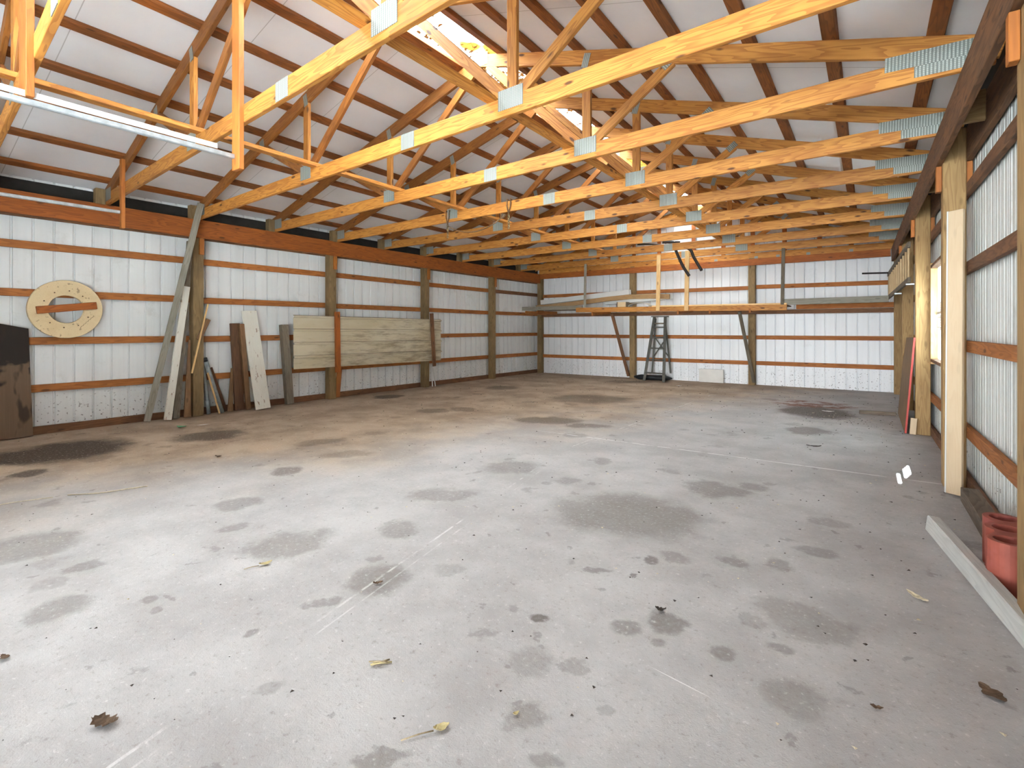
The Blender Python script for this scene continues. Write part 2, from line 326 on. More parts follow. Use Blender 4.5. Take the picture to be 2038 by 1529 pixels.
def tube_mesh(pts, r, seg=8, cap=True):
    bm = bmesh.new(); rings = []; pts = [V(p) for p in pts]; n = len(pts)
    rr = r if isinstance(r, (list, tuple)) else [r]*n
    for i, p in enumerate(pts):
        d = (pts[min(i+1, n-1)] - pts[max(i-1, 0)]).normalized()
        u = d.cross(V((0,0,1)));  u = d.cross(V((1,0,0))) if u.length < .1 else u
        u.normalize(); v = d.cross(u)
        rings.append([bm.verts.new(p + (u*math.cos(2*PI*k/seg) + v*math.sin(2*PI*k/seg))*rr[i]) for k in range(seg)])
    for i in range(n-1):
        for k in range(seg): bm.faces.new((rings[i][k], rings[i][(k+1) % seg], rings[i+1][(k+1) % seg], rings[i+1][k]))
    if cap: bm.faces.new(rings[0][::-1]); bm.faces.new(rings[-1])
    bmesh.ops.recalc_face_normals(bm, faces=bm.faces)
    for f in bm.faces: f.smooth = True
    me = bpy.data.meshes.new('m'); bm.to_mesh(me); bm.free(); return me
def Tube(name, pts, r, mat, parent=None, seg=8, cap=True):
    c = sum((V(p) for p in pts), V())/len(pts)
    return link(name, tube_mesh([V(p)-c for p in pts], r, seg, cap), mat, parent, Matrix.Translation(c))
def prism(name, prof, d0, d1, M, mat, parent=None, bev=0):
    """outline in local XZ pushed along local Y from d0 to d1"""
    bm = bmesh.new()
    f0 = [bm.verts.new((x, d0, z)) for x, z in prof]; f1 = [bm.verts.new((x, d1, z)) for x, z in prof]
    n = len(prof); bm.faces.new(f0); bm.faces.new(f1[::-1])
    for i in range(n): bm.faces.new((f0[i], f1[i], f1[(i+1) % n], f0[(i+1) % n]))
    bmesh.ops.recalc_face_normals(bm, faces=bm.faces)
    if bev: bmesh.ops.bevel(bm, geom=list(bm.edges), offset=bev, segments=1, affect='EDGES', clamp_overlap=True)
    me = bpy.data.meshes.new('m'); bm.to_mesh(me); bm.free()
    return link(name, me, mat, parent, M)

# ------------------------------------------------------------------ layout of the barn
XL = lambda y: -7.921 + .0181*y          # room face of the left posts
XR = lambda y: .545 - .013*y             # room face of the right posts
YB = lambda x: 12.165 + .022*(x + 3.7)   # room face of the back posts
RX, RZ, SL, SR = -3.42, 4.23, .265, .304 # ridge and the two roof slopes
def roof_z(x): return RZ - (SR*(x-RX) if x > RX else SL*(RX-x))
Y0, Y1 = -1.35, 12.50
HB, HT = 2.57, 2.83                      # header bottom and top
ORD = ['first','second','third','fourth','fifth','sixth','seventh','eighth','ninth','tenth','eleventh']

# floor and ground
bm = bmesh.new()
vs = [bm.verts.new(p) for p in ((-8.5, Y0-.1, 0), (1.0, Y0-.1, 0), (1.0, 12.75, 0), (-8.5, 12.75, 0))]
f = bm.faces.new(vs); r = bmesh.ops.extrude_face_region(bm, geom=[f])
for v in [e for e in r['geom'] if isinstance(e, bmesh.types.BMVert)]: v.co.z -= .15
bmesh.ops.recalc_face_normals(bm, faces=bm.faces)
me = bpy.data.meshes.new('floor'); bm.to_mesh(me); bm.free()
struct(link('floor', me, M_floor), 'stained grey concrete barn floor')
me = box_mesh(70, 70, .1, 0); struct(link('ground', me, M_ground, None, Matrix.Translation((-3.7, 6, -.17))), 'pale gravel outside the barn')

# ribbed steel siding
PER = .187
PROF = [(0,0),(.033,0),(.041,.021),(.052,.021),(.060,0)]
PROF_R = [(0,0),(.030,0),(.040,.021),(.056,.021),(.066,0),(.098,0),(.104,.006),(.114,.006),(.120,0),(.142,0),(.148,.006),(.158,.006),(.164,0)]
def siding(name, p0, p1, zt, mat, outward, hole=None, label=None, prof=PROF, zb=-.10):
    """sheet from p0 to p1 on the ground plan; zt(u) its top; ribs push outward; hole = (u0,u1,z0,z1)"""
    p0, p1, out = V((*p0,0)), V((*p1,0)), V((*outward,0)); L = (p1-p0).length; d = (p1-p0)/L
    us = []; k = 0
    while k*PER < L:
        for u, h in prof:
            if k*PER+u < L: us.append((k*PER+u, h))
        k += 1
    us.append((L, 0)); bm = bmesh.new()
    def strip(a, b, za, zbf):
        prev = None
        for u, h in us:
            if u < a-1e-6 or u > b+1e-6: prev = None; continue
            p = p0 + d*u + out*h
            cur = (bm.verts.new((p.x, p.y, za)), bm.verts.new((p.x, p.y, zbf(u) if callable(zbf) else zbf)))
            if prev: bm.faces.new((prev[0], cur[0], cur[1], prev[1]))
            prev = cur
    if hole:
        u0 = min(us, key=lambda t: abs(t[0]-hole[0]))[0]; u1 = min(us, key=lambda t: abs(t[0]-hole[1]))[0]
        strip(0, u0, zb, zt); strip(u1, L, zb, zt); strip(u0, u1, zb, hole[2]); strip(u0, u1, hole[3], zt)
    else: strip(0, L, zb, zt)
    me = bpy.data.meshes.new(name); bm.to_mesh(me); bm.free()
    o = link(name, me, mat); s = o.modifiers.new('thickness', 'SOLIDIFY'); s.thickness = .0025; s.offset = 0
    return struct(o, label)
WXL = lambda y: XL(y) - .195
WXR = lambda y: XR(y) + .195
WYB = lambda x: YB(x) + .19
siding('wall_left', (WXL(Y0), Y0), (WXL(Y1), Y1), lambda u: roof_z(WXL(12.5))+.09, M_wallL, (-1, 0), label='white ribbed steel wall on the left')
WIN = (6.50, 7.53, .90, 1.97)
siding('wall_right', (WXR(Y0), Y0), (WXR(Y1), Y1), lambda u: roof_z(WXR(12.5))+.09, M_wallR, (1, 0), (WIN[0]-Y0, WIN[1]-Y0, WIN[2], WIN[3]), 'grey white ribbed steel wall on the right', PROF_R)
xb0, xb1 = WXL(Y1)-.02, WXR(Y1)+.02
siding('wall_back', (xb0, WYB(xb0)), (xb1, WYB(xb1)), lambda u: roof_z(xb0+u)+.08, M_wallB, (0, 1), label='white ribbed steel gable wall at the far end')
# front wall behind the camera: the overhead door on the tracks is shut, the wide doorway beside it stands open
bm = bmesh.new()
def quad(pts):
    bm.faces.new([bm.verts.new(p) for p in pts])
fx0, fx1 = WXL(Y0), WXR(Y0)
for a, b_, z0 in ((fx0, -3.75, 0), (.46, fx1, 0)): quad(((a, Y0, z0), (b_, Y0, z0), (b_, Y0, 2.62), (a, Y0, 2.62)))
quad(((fx0, Y0, 2.62), (fx1, Y0, 2.62), (fx1, Y0, roof_z(fx1)+.06), (RX, Y0, RZ+.06), (fx0, Y0, roof_z(fx0)+.06)))
me = bpy.data.meshes.new('wf'); bm.to_mesh(me); bm.free()
o = link('wall_front', me, M_wallL); s = o.modifiers.new('t', 'SOLIDIFY'); s.thickness = .02; struct(o, 'front wall behind the camera with one wide open doorway')

# ceiling: insulation boards on top of the purlins
bm = bmesh.new()
def slab(x0, x1):
    P = [(x0, Y0-.2), (x1, Y0-.2), (x1, 12.62), (x0, 12.62)]
    lo = [bm.verts.new((x, y, roof_z(x)+.048)) for x, y in P]; hi = [bm.verts.new((x, y, roof_z(x)+.085)) for x, y in P]
    bm.faces.new(lo); bm.faces.new(hi[::-1])
    for i in range(4): bm.faces.new((lo[i], hi[i], hi[(i+1) % 4], lo[(i+1) % 4]))
slab(-8.35, -3.70); slab(-3.17, .98)
bmesh.ops.recalc_face_normals(bm, faces=bm.faces)
me = bpy.data.meshes.new('ceiling'); bm.to_mesh(me); bm.free()
struct(link('ceiling', me, M_ceil), 'white insulation board under the roof')
# translucent ridge sheet
bm = bmesh.new(); prev = None
for i in range(13):
    x = -3.78 + i*(.70/12); t = abs(x-RX)/.36
    z = RZ + .135 - .06*t*t
    cur = [bm.verts.new((x, Y0-.2, z)), bm.verts.new((x, 12.62, z))]
    if prev: bm.faces.new((prev[0], cur[0], cur[1], prev[1]))
    prev = cur
for f in bm.faces: f.smooth = True
me = bpy.data.meshes.new('sk'); bm.to_mesh(me); bm.free()
o = link('ridge_skylight', me, M_sky); tag(o, 'long translucent skylight along the roof ridge with leaf litter showing through', 'skylight')

# purlins
PL = [-3.72, -4.19, -4.74, -5.31, -5.90, -6.50, -7.10, -7.73]
PR = [-3.15, -2.70, -2.22, -1.76, -1.26, -.74, -.22, .34]
for side, lst in (('left', PL), ('right', PR)):
    for i, x in enumerate(lst):
        m = SL if side == 'left' else -SR
        up = V((-m, 0, 1)).normalized()
        z = roof_z(x) + .022
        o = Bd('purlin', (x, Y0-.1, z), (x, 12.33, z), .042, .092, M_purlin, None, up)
        tag(o, f'{ORD[i]} dark brown purlin down from the ridge skylight on the {side} roof slope', 'purlin', f'purlins of the {side} roof slope')

# ------------------------------------------------------------------ trusses
TL_Y = [1.03, 2.15, 3.21, 4.33, 5.48, 6.54, 7.66, 8.80, 9.97, 11.13]
TR_Y = [.44, 1.66, 2.88, 4.09, 5.33, 6.50, 7.68, 8.82, 9.97, 11.11]
N1, N2, UL, UR, SPL = -4.95, -2.13, -5.93, -1.33, -3.28
TNAME = ['roof truss nearest the camera with only its left half in view',
 'roof truss second from the camera carrying the hanging track boards',
 'roof truss third from the camera landing at the post with the leaning lumber',
 'roof truss fourth from the camera landing between the lumber post and the sheet panel',
 'roof truss fifth from the camera with two chains hung from its bottom chord',
 'roof truss sixth from the camera just beyond the two hanging chains',
 'roof truss seventh from the camera landing above the right end of the sheet panel',
 'roof truss eighth from the camera', 'roof truss ninth from the camera, second from the storage shelf',
 'roof truss tenth from the camera holding up the shelf hangers']
def ty(i, x): return TL_Y[i] + (x + 7.8)/8.24*(TR_Y[i]-TL_Y[i])
def truss(i):
    P = lambda x, z, dy=0: V((x, ty(i, x)+dy, z))
    root = empty('roof_truss', P(-7.8, 2.83)); tag(root, TNAME[i], 'truss', 'roof trusses')
    xl, xr = XL(TL_Y[i]) + .02, XR(TR_Y[i]) + .02
    Bd('bottom_chord', P(xl-.12, 2.90), P(xr+.10, 2.90), .14, .038, M_truss, root)
    hw = .066
    def tc(x): return roof_z(x) - hw*1.04
    # top chords stop just short of the ridge line; the right one butts the left one
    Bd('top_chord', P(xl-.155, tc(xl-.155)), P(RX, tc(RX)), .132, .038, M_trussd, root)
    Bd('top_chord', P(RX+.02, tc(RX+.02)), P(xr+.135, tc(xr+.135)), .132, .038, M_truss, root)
    b = 2.97
    webs = [((N1-.05, b), (UL, tc(UL)-.05)), ((N1, b), (N1, tc(N1)-.06)), ((N1+.06, b), (RX-.09, tc(RX)-.08)),
            ((N2-.06, b), (RX+.10, tc(RX)-.08)), ((N2, b), (N2, tc(N2)-.06)), ((N2+.06, b), (UR, tc(UR)-.05))]
    for (ax, az), (bx, bz) in webs:
        vert = abs(ax-bx) < .05
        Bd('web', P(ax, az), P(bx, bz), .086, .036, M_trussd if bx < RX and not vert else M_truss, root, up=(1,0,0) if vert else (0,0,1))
    def plate(x, z, L, h, dx=1, dz=0):
        d = V((dx, 0, dz)).normalized(); c = P(x, z, -.0215); slope = (TR_Y[i]-TL_Y[i])/8.24
        d.y = d.x*slope
        Bd('nail_plate', c - d*L/2, c + d*L/2, h, .004, M_plate, root, bev=.001)
    plate(xl+.10, 2.945, .26, .15); plate(N1, 2.945, .20, .15); plate(N2-.01, 2.95, .23, .15)
    plate(SPL, 2.90, .17, .137); plate(-6.35, 2.90, .12, .12) if i > 3 and False else None
    plate(xr-.21, 3.005-.035, .44, .095, 1, -.03); plate(xr-.13, 2.885, .30, .07, 1, -.02)
    plate(RX, tc(RX)+.0, .20, .13); plate(UL, tc(UL)-.02, .10, .10, 1, SL); plate(N1, tc(N1)-.03, .07, .13, 1, SL)
    plate(N2, tc(N2)-.03, .07, .13, 1, -SR); plate(UR-.03, tc(UR)-.05, .12, .075, 1, .75)
    # bearing block beside the heel on the left header
    yb = ty(i, -7.8) - .075
    Bd('heel_block', (xl-.02, yb, 2.825), (xl-.02, yb, 3.02), .10, .10, M_post, root, up=(1,0,0))
for i in range(len(TL_Y)): truss(i)

# gable framing on the back wall (tie, rafters, studs)
gy = lambda x: YB(x) + .02
root = empty('gable_frame', (-3.6, gy(-3.6), 2.83)); tag(root, 'gable framing of studs and rafters against the far end wall', 'gable frame')
xl, xr = XL(12.1), XR(12.1)
Bd('bottom_chord', (xl, gy(xl), 2.90), (xr, gy(xr), 2.90), .13, .038, M_truss, root)
Bd('top_chord', (xl-.15, gy(xl), roof_z(xl-.15)-.07), (RX, gy(RX), RZ-.07), .132, .038, M_truss, root)
Bd('top_chord', (RX, gy(RX), RZ-.07), (xr+.15, gy(xr), roof_z(xr+.15)-.07), .132, .038, M_truss, root)
for x in (-6.7, -5.9, -4.9, -4.25, -3.42, -2.75, -2.13, -1.5, -.85, -.3):
    Bd('stud', (x, gy(x)+.04, 2.86), (x, gy(x)+.04, roof_z(x)-.11), .086, .038, M_header, root, up=(1,0,0))
for k, x in enumerate((-2.9, -2.05, -1.62, -1.05, -.3)):
    p = V((x, gy(x)-.021, 2.855)); Bd('nail_plate', p-V((.035,0,0)), p+V((.035,0,0)), .06, .004, M_plate, root, bev=.001)

# lateral runners lying on the bottom chords beside the two node rows
o = Bd('brace_runner', (N1+.175, -.6, 2.99), (N1+.165, 10.2, 2.99), .038, .089, M_truss); tag(o, 'long board lying on the truss bottom chords along the left row of truss joints', 'brace', 'truss brace runners')
o = Bd('brace_runner', (N2-.20, -.6, 2.99), (N2-.19, 10.2, 2.99), .038, .089, M_truss); tag(o, 'long board lying on the truss bottom chords along the right row of truss joints', 'brace', 'truss brace runners')

# ------------------------------------------------------------------ posts, headers, girts
LY = [1.0, 3.21, 5.40, 7.70, 10.02]
LLAB = ['treated timber post near the stained plywood at the near end of the left wall', 'treated timber post on the left wall with lumber and pipes leaning on it',
 'treated timber post on the left wall behind the left part of the cream sheet panel', 'treated timber post on the left wall behind the right end of the cream sheet panel',
 'treated timber post on the left wall between the sheet panel and the far corner']
def post(x, y, h, label, mat, cleats=(), size=.14):
    root = empty('timber_post', (x, y, 0)); tag(root, label, 'post', 'wall posts')
    Bd('shaft', (x, y, 0), (x, y, h), size, size, mat, root, up=(1,0,0), bev=.006)
    for (dx, dy, z0, z1, w, t, upv) in cleats: Bd('cleat', (x+dx, y+dy, z0), (x+dx, y+dy, z1), w, t, M_cleat, root, up=upv)
    return root
for y, lb in zip(LY, LLAB): post(XL(y)-.07, y, HT, lb, M_post, [(.09, .03, 2.33, HB-.003, .038, .062, (1,0,0))])
cx = XL(12.12)-.03
post(cx, 12.20, HT, 'treated timber post in the far left corner of the barn', M_post)
RY = [.75, 2.89, 5.29, 7.68, 9.92, 12.16]
RLAB = ['treated timber post on the right wall beside the camera', 'tan timber post at the near right edge beside the red clay tile', 'tan timber post on the right wall behind the leaning cream plank',
 'tan timber post on the right wall between the cream plank and the red edged board', 'tan timber post on the right wall below the hung ladder', 'tan timber post in the far right corner of the barn']
for y, lb in zip(RY, RLAB):
    post(XR(y)+.07, y, HT, lb, M_postr, [(-.09, .02, 2.36, HB-.003, .036, .06, (1,0,0)), (.09, 0, 2.36, HB-.003, .038, .10, (1,0,0))] if y < 12 else ())
post(-4.93, YB(-4.93)+.07, 2.86, 'timber post on the back wall just left of the stepladder', M_post)
post(-2.145, YB(-2.15)+.07, 2.86, 'timber post on the back wall right of the white floor panel', M_post)

def run(name, p, q, w, t, mat, label, cat, group=None): return tag(Bd(name, p, q, w, t, mat), label, cat, group)
zc = (HB+HT)/2; hw = HT-HB
run('header_board', (XL(Y0)+.019, Y0+.03, zc), (XL(12.1)+.019, 12.08, zc), hw, .038, M_header, 'deep red-brown header board along the top of the left posts', 'header')
run('header_board', (XL(Y0)-.159, Y0+.03, zc), (XL(12.1)-.159, 12.3, zc), hw, .038, M_headdk, 'outer header board behind the tops of the left posts', 'header')
run('header_board', (XR(Y0)-.019, Y0+.03, zc), (XR(12.1)-.019, 12.15, zc), hw, .038, M_headdk, 'dark inner header board carrying the truss ends along the right wall', 'header')
run('header_board', (XR(Y0)+.159, Y0+.03, zc), (XR(12.1)+.159, 12.2, zc), hw, .038, M_headdk, 'dark outer header board between the right posts and the grey siding', 'header')
run('header_board', (XL(12.1)+.05, YB(-7.6)-.02, 2.76), (XR(12.1)-.05, YB(.4)-.02, 2.755), .145, .038, M_header, 'brown header board across the top of the back wall posts', 'header')
# blocking between the two right headers
for k, y in enumerate((4.45, 2.05, 6.5, 8.8)):
    o = Bd('header_block', (XR(y)+.01, y, zc+.02), (XR(y)+.13, y, zc+.02), .20, .038, M_postr, None, up=(0,0,1))
    tag(o, ['short tan block between the right headers before the cream plank', 'short tan block between the right headers nearest the camera', 'short tan block between the right headers beyond the cream plank post', 'short tan block between the right headers above the window'][k], 'block', 'header blocking')
# closure strips coloured near-black for the dark gap between header and roof
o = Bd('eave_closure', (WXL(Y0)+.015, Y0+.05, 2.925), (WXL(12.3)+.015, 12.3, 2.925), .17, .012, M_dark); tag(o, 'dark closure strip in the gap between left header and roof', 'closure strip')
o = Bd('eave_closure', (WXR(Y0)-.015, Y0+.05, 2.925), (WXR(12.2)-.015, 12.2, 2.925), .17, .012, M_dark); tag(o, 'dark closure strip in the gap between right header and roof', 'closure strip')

ROWN = ['lowest', 'second lowest', 'second highest', 'highest']
LBAY = ['behind the cable reel', 'between the lumber post and the cream sheet', 'behind the cream sheet panel', 'just beyond the sheet panel', 'next to the far left corner']
LZ = [.547, 1.112, 1.682, 2.245]
yy = [Y0+.1] + LY[1:] + [12.28]
for r_, z in enumerate(LZ):
    for k in range(5):
        ya, yb = yy[k], yy[k+1]
        dz = random.uniform(-.006, .006)
        mat = M_girtdk if (r_ == 3 and k == 4) else M_girt
        o = Bd('girt_board', (XL(ya)-.159, ya+.002, z+dz), (XL(yb)-.159, yb-.002, z-dz), .089, .038, mat)
        tag(o, f'{ROWN[r_]} girt on the left wall, {LBAY[k]}', 'girt', 'left wall girts')
RZs = [.447, 1.118, 1.737, 2.352]
ry = [Y0+.1, 2.89, 5.29, 7.68, 9.92, 12.3]
RBAY = ['beside the camera', 'by the clay tile and cream plank', 'in the window bay', 'below the hung ladder', 'in the far corner bay']
for r_, z in enumerate(RZs):
    for k in range(5):
        ya, yb = ry[k], ry[k+1]
        if k == 2 and r_ in (1, 2):
            for q, (a_, b_) in enumerate(((ya, WIN[0]-.04), (WIN[1]+.04, yb))):
                o = Bd('girt_board', (XR(a_)+.159, a_+.002, z), (XR(b_)+.159, b_-.002, z), .089, .038, M_girtdk)
                tag(o, f'{ROWN[r_]} girt on the right wall, {"near" if q == 0 else "far"} side of the window', 'girt', 'right wall girts')
            continue
        o = Bd('girt_board', (XR(ya)+.159, ya+.002, z), (XR(yb)+.159, yb-.002, z), .089, .038, M_girtdk if r_ > 1 else M_girt)
        tag(o, f'{ROWN[r_]} girt on the right wall, {RBAY[k]}', 'girt', 'right wall girts')
BZ = [.49, 1.068, 2.205]
bx = [-7.78, -4.93, -2.145, .50]
BBAY = ['left of the stepladder post', 'behind the stepladder', 'right of the second brace']
for r_, z in enumerate(BZ):
    for k in range(3):
        a_, b_ = bx[k], bx[k+1]
        tz = (0, 0, -.025)[r_]
        o = Bd('girt_board', (a_+.002, YB(a_)+.159, z+.002*k), (b_-.002, YB(b_)+.159, z+.002*k+tz*k/2), .089, .038, M_girt)
        tag(o, f'{["lowest","middle","highest"][r_]} girt on the back wall, {BBAY[k]}', 'girt', 'back wall girts')
run('ledger_board', (-7.6, YB(-7.6)-.02, 1.65), (.43, YB(.43)-.02, 1.63), .09, .038, M_girtdk, 'brown ledger board along the back wall under the storage shelf', 'ledger')
run('ledger_board', (-1.27, YB(-1.2)-.02, 1.735), (.43, YB(.43)-.02, 1.735), .10, .038, M_girt, 'second ledger board stacked above the first at the right end of the back wall', 'ledger')
# skirt boards at the foot of the siding
struct(Bd('baseboard_left', (XL(Y0)-.159, Y0+.05, .045), (XL(12.1)-.159, 12.25, .045), .10, .038, M_girtdk), 'brown skirt board along the foot of the left wall')
struct(Bd('baseboard_right', (XR(3.86)+.159, 3.86, .05), (XR(12.1)+.159, 12.25, .05), .10, .038, M_girtdk), 'brown skirt board along the foot of the right wall')

# ------------------------------------------------------------------ window in the right wall
root = empty('window_1', (WXR(7.0), 7.0, WIN[2])); root['kind'] = 'structure'; root['label'] = 'narrow window in the right wall between two posts'; root['category'] = 'window'
wx = XR(7.0)
for y in (WIN[0]-.005, WIN[1]+.005): Bd('window_jamb', (wx+.165, y, WIN[2]-.05), (wx+.165, y, WIN[3]+.05), .085, .035, M_fresh, root, up=(1,0,0))
for z in (WIN[2]-.005, WIN[3]+.005): Bd('window_rail', (wx+.165, WIN[0], z), (wx+.165, WIN[1], z), .035, .085, M_headdk, root)
Bd('sash_bar', (wx+.185, (WIN[0]+WIN[1])/2, WIN[2]), (wx+.185, (WIN[0]+WIN[1])/2, WIN[3]), .03, .025, M_whitem, root, up=(1,0,0))
Bd('sash_bar', (wx+.185, WIN[0], (WIN[2]+WIN[3])/2), (wx+.185, WIN[1], (WIN[2]+WIN[3])/2), .03, .025, M_whitem, root)
ym, zm = (6.98, 7.49), (1.24, 1.56)     # opening and slats added to shape a striped sun patch on the floor
def pane(y0, y1, z0, z1): Bd('pane', (wx+.19, y0, (z0+z1)/2), (wx+.19, y1, (z0+z1)/2), z1-z0, .004, M_glass, root, bev=0)
pane(WIN[0], WIN[1], zm[1], WIN[3]); pane(WIN[0], WIN[1], WIN[2], zm[0]); pane(WIN[0], ym[0], *zm); pane(ym[1], WIN[1], *zm)
for z in (1.275, 1.33, 1.385, 1.44, 1.495): Bd('slat', (wx+.185, ym[0], z), (wx+.185, ym[1], z), .016, .008, M_whitem, root)

# ------------------------------------------------------------------ overhead door tracks and their hangers
def ctrack(name, a, b, label, strip=True):
    root = empty(name, a); tag(root, label, 'door track', 'overhead door tracks')
    M, L = frame(a, b, (0,0,1))
    # C-shaped rolled channel, open towards the door
    prof = [(.62*y_, .8*z_) for y_, z_ in [(-.028,.0),(-.028,.028),(-.02,.036),(.02,.036),(.028,.028),(.028,.0),(.022,.0),(.022,.026),(.017,.030),(-.017,.030),(-.022,.026),(-.022,.0)]]
    bm = bmesh.new(); e0 = [bm.verts.new((-L/2, y, z)) for y, z in prof]; e1 = [bm.verts.new((L/2, y, z)) for y, z in prof]; n = len(prof)
    for i in range(n): bm.faces.new((e0[i], e1[i], e1[(i+1) % n], e0[(i+1) % n]))
    bm.faces.new(e0); bm.faces.new(e1[::-1]); bmesh.ops.recalc_face_normals(bm, faces=bm.faces)
    me = bpy.data.meshes.new('m'); bm.to_mesh(me); bm.free(); link('channel', me, M_galv, root, M @ Matrix.Rotation(PI/2, 4, 'X'))
    if strip:
        Bd('angle_iron', V(a)+V((.020,0,.042)), V(b)+V((.020,-.12,.042)), .034, .004, M_whitem, root, bev=.001)
        Bd('angle_flange', V(a)+V((.002,0,.060)), V(b)+V((.002,-.12,.060)), .004, .04, M_whitem, root, bev=.001)
    return root
t1y = ty(1, -3.95) - .06
ctrack('door_track', (-4.03, Y0+.05, 2.575), (-3.97, t1y, 2.575), 'galvanised door track with white angle iron ending at the long hanger board')
ctrack('door_track', (-7.10, Y0+.05, 2.60), (-7.02, 2.03, 2.60), 'galvanised door track near the left wall ending at the short hanger board', False)
def hang(x, y, z0, z1, w, label, t=.038):
    o = Bd('hanger_board', (x, y, z0), (x, y, z1), w, t, M_cleat, None, up=(1,0,0)); tag(o, label, 'hanger board', 'track hanger boards')
hang(-3.93, ty(1, -3.93)-.04, 2.47, 4.02, .112, 'long orange hanger board at the end of the door track')
hang(-4.03, ty(0, -4.03)-.04, 2.60, 4.02, .17, 'wide orange hanger board nearest the camera at the upper left')
hang(-7.03, ty(1, -7.0)-.04, 2.42, 3.22, .065, 'short orange hanger board at the left header above the cable reel')

# ------------------------------------------------------------------ things along the left wall
def lean(name, a, b, w, t, mat, label, cat='board', up=(0,1,0), group='lumber leaning on the left wall', **k):
    return tag(Bd(name, a, b, w, t, mat, None, up, **k), label, cat, group)
# stained plywood at the left edge
Mx, L = frame((-7.90, 1.30, .012), (-8.02, 1.30, 1.33), (0,1,0))
o = prism('plywood_board', [(-L/2,-.145),(L/2-.10,.165),(L/2+.02,-.25),(-L/2,-.165)][:0] or [(-L/2,.165),(L/2-.07,.145),(L/2+.02,-.235),(-L/2,-.155)], -.011, .011, Mx, M_stain, None, .002)
tag(o, 'dark stained plywood board leaning at the left edge below the cable reel', 'plywood board')
o = Bd('oil_can_stub', (-7.75,.98,0), (-7.75,.98,.12), .1, .1, M_black, None, up=(1,0,0), bev=.02); bpy.data.objects.remove(o)

lean('long_board', (-7.86, 2.575, .02), (-7.62, 3.14, 3.02), .078, .026, M_grey, 'very long grey weathered board leaning up to the left header')
lean('painted_board', (-7.80, 2.795, .015), (-7.81, 3.03, 1.855), .088, .036, M_white, 'narrow white painted board leaning beside the long grey board')
lean('dark_board', (-7.845, 2.915, .015), (-7.845, 3.09, 2.50), .08, .03, M_greydk, 'tall dark grey board leaning behind the narrow white board')
lean('pointed_board', (-7.82, 3.045, .012), (-7.885, 3.085, 1.10), .09, .03, M_brown, 'short brown board with a pointed top beside the lumber post', taper=(.25, .012))
lean('wood_stick', (-7.775, 3.085, .63), (-7.82, 3.315, 1.62), .022, .016, M_fresh, 'thin orange stick slanting across the lumber post', 'stick')
lean('scrap_block', (-7.845, 3.20, 1.10), (-7.845, 3.33, 1.40), .06, .04, M_brown, 'short brown scrap nailed aslant on the lumber post', 'scrap')
def pipe(name, a, b, r, mat, label, capc=None):
    root = empty(name, a); tag(root, label, 'pipe', 'pipes leaning on the left wall')
    Tube('tube', [a, b], r, mat, root, 12)
    d = (V(b)-V(a)).normalized()
    if capc: Tube('end_cap', [V(b)-d*.02, V(b)+d*.035], r*1.08, capc, root, 12)
    else: Tube('collar', [V(a)+d*.12, V(a)+d*.20], r*1.12, mat, root, 12)
pipe('steel_pipe', (-7.91, 3.365, .005), (-7.975, 3.31, .80), .026, M_pipe, 'slim grey pipe leaning just right of the lumber post')
pipe('steel_pipe', (-7.88, 3.54, .005), (-7.90, 3.315, .80), .030, M_pipe, 'thicker grey pipe with a black end leaning right of the lumber post', M_black)
lean('wood_lath', (-7.82, 3.475, .006), (-7.85, 3.325, .62), .024, .014, M_fresh, 'thin orange lath standing between the two grey pipes', 'lath')
lean('dark_stick', (-7.93, 3.61, .012), (-7.985, 3.415, .68), .06, .02, M_dkbrn, 'dark brown stick leaning right of the grey pipes', 'stick')
lean('tapered_scrap', (-7.85, 3.64, .012), (-7.92, 3.69, .66), .08, .022, M_brown, 'short tapered brown scrap left of the dark brown plank', 'scrap', taper=(.4, .01))
lean('dark_plank', (-7.865, 3.785, .014), (-7.955, 3.755, 1.345), .14, .038, M_dkbrn, 'dark brown plank standing left of the white painted plank', 'plank')
lean('brown_stud', (-7.80, 3.885, .014), (-7.895, 3.825, 1.335), .075, .045, M_brown, 'brown stud standing between the dark plank and the white painted plank', 'stud')
lean('painted_plank', (-7.66, 4.045, .016), (-7.96, 3.975, 1.545), .235, .022, M_white, 'wide white painted plank with peeling chips leaning on the left wall', 'plank')
o = lean('post_stub', (-7.83, 4.575, .014), (-7.935, 4.535, 1.33), .12, .09, M_greydk, 'short grey weathered post stub left of the cream sheet panel', 'post stub')

# cable reel end hung on the girts
rc = V((-7.965, 1.772, 1.497)); root = empty('cable_reel', rc); tag(root, 'round cream wooden cable reel end hung on the left wall', 'cable reel')
def ring(r0, r1, d0, d1, n=64):
    bm = bmesh.new(); R = []
    for r_, d in ((r0, d0), (r1, d0), (r1, d1), (r0, d1)):
        R.append([bm.verts.new((d, r_*math.cos(2*PI*k/n), r_*math.sin(2*PI*k/n))) for k in range(n)])
    for j in range(4):
        for k in range(n): bm.faces.new((R[j][k], R[j][(k+1) % n], R[(j+1) % 4][(k+1) % n], R[(j+1) % 4][k]))
    bmesh.ops.recalc_face_normals(bm, faces=bm.faces)
    bmesh.ops.bevel(bm, geom=[e for e in bm.edges if len(e.link_faces) == 2 and e.calc_face_angle() > 1], offset=.004, segments=1, affect='EDGES')
    me = bpy.data.meshes.new('m'); bm.to_mesh(me); bm.free(); return me
link('disc', ring(.168, .352, -.03, .022), M_reel, root, Matrix.Translation(rc))
Bd('cross_bar', rc+V((.04, -.275, -.02)), rc+V((.04, .285, .055)), .088, .035, M_header, root)
for k in range(10):     # bolt heads round the disc
    a = k*2*PI/10 + .2; p = rc + V((.023, .225*math.cos(a), .225*math.sin(a))); Tube('bolt', [p-V((.004,0,0)), p+V((.006,0,0))], .007, M_dkbrn, root, 8)
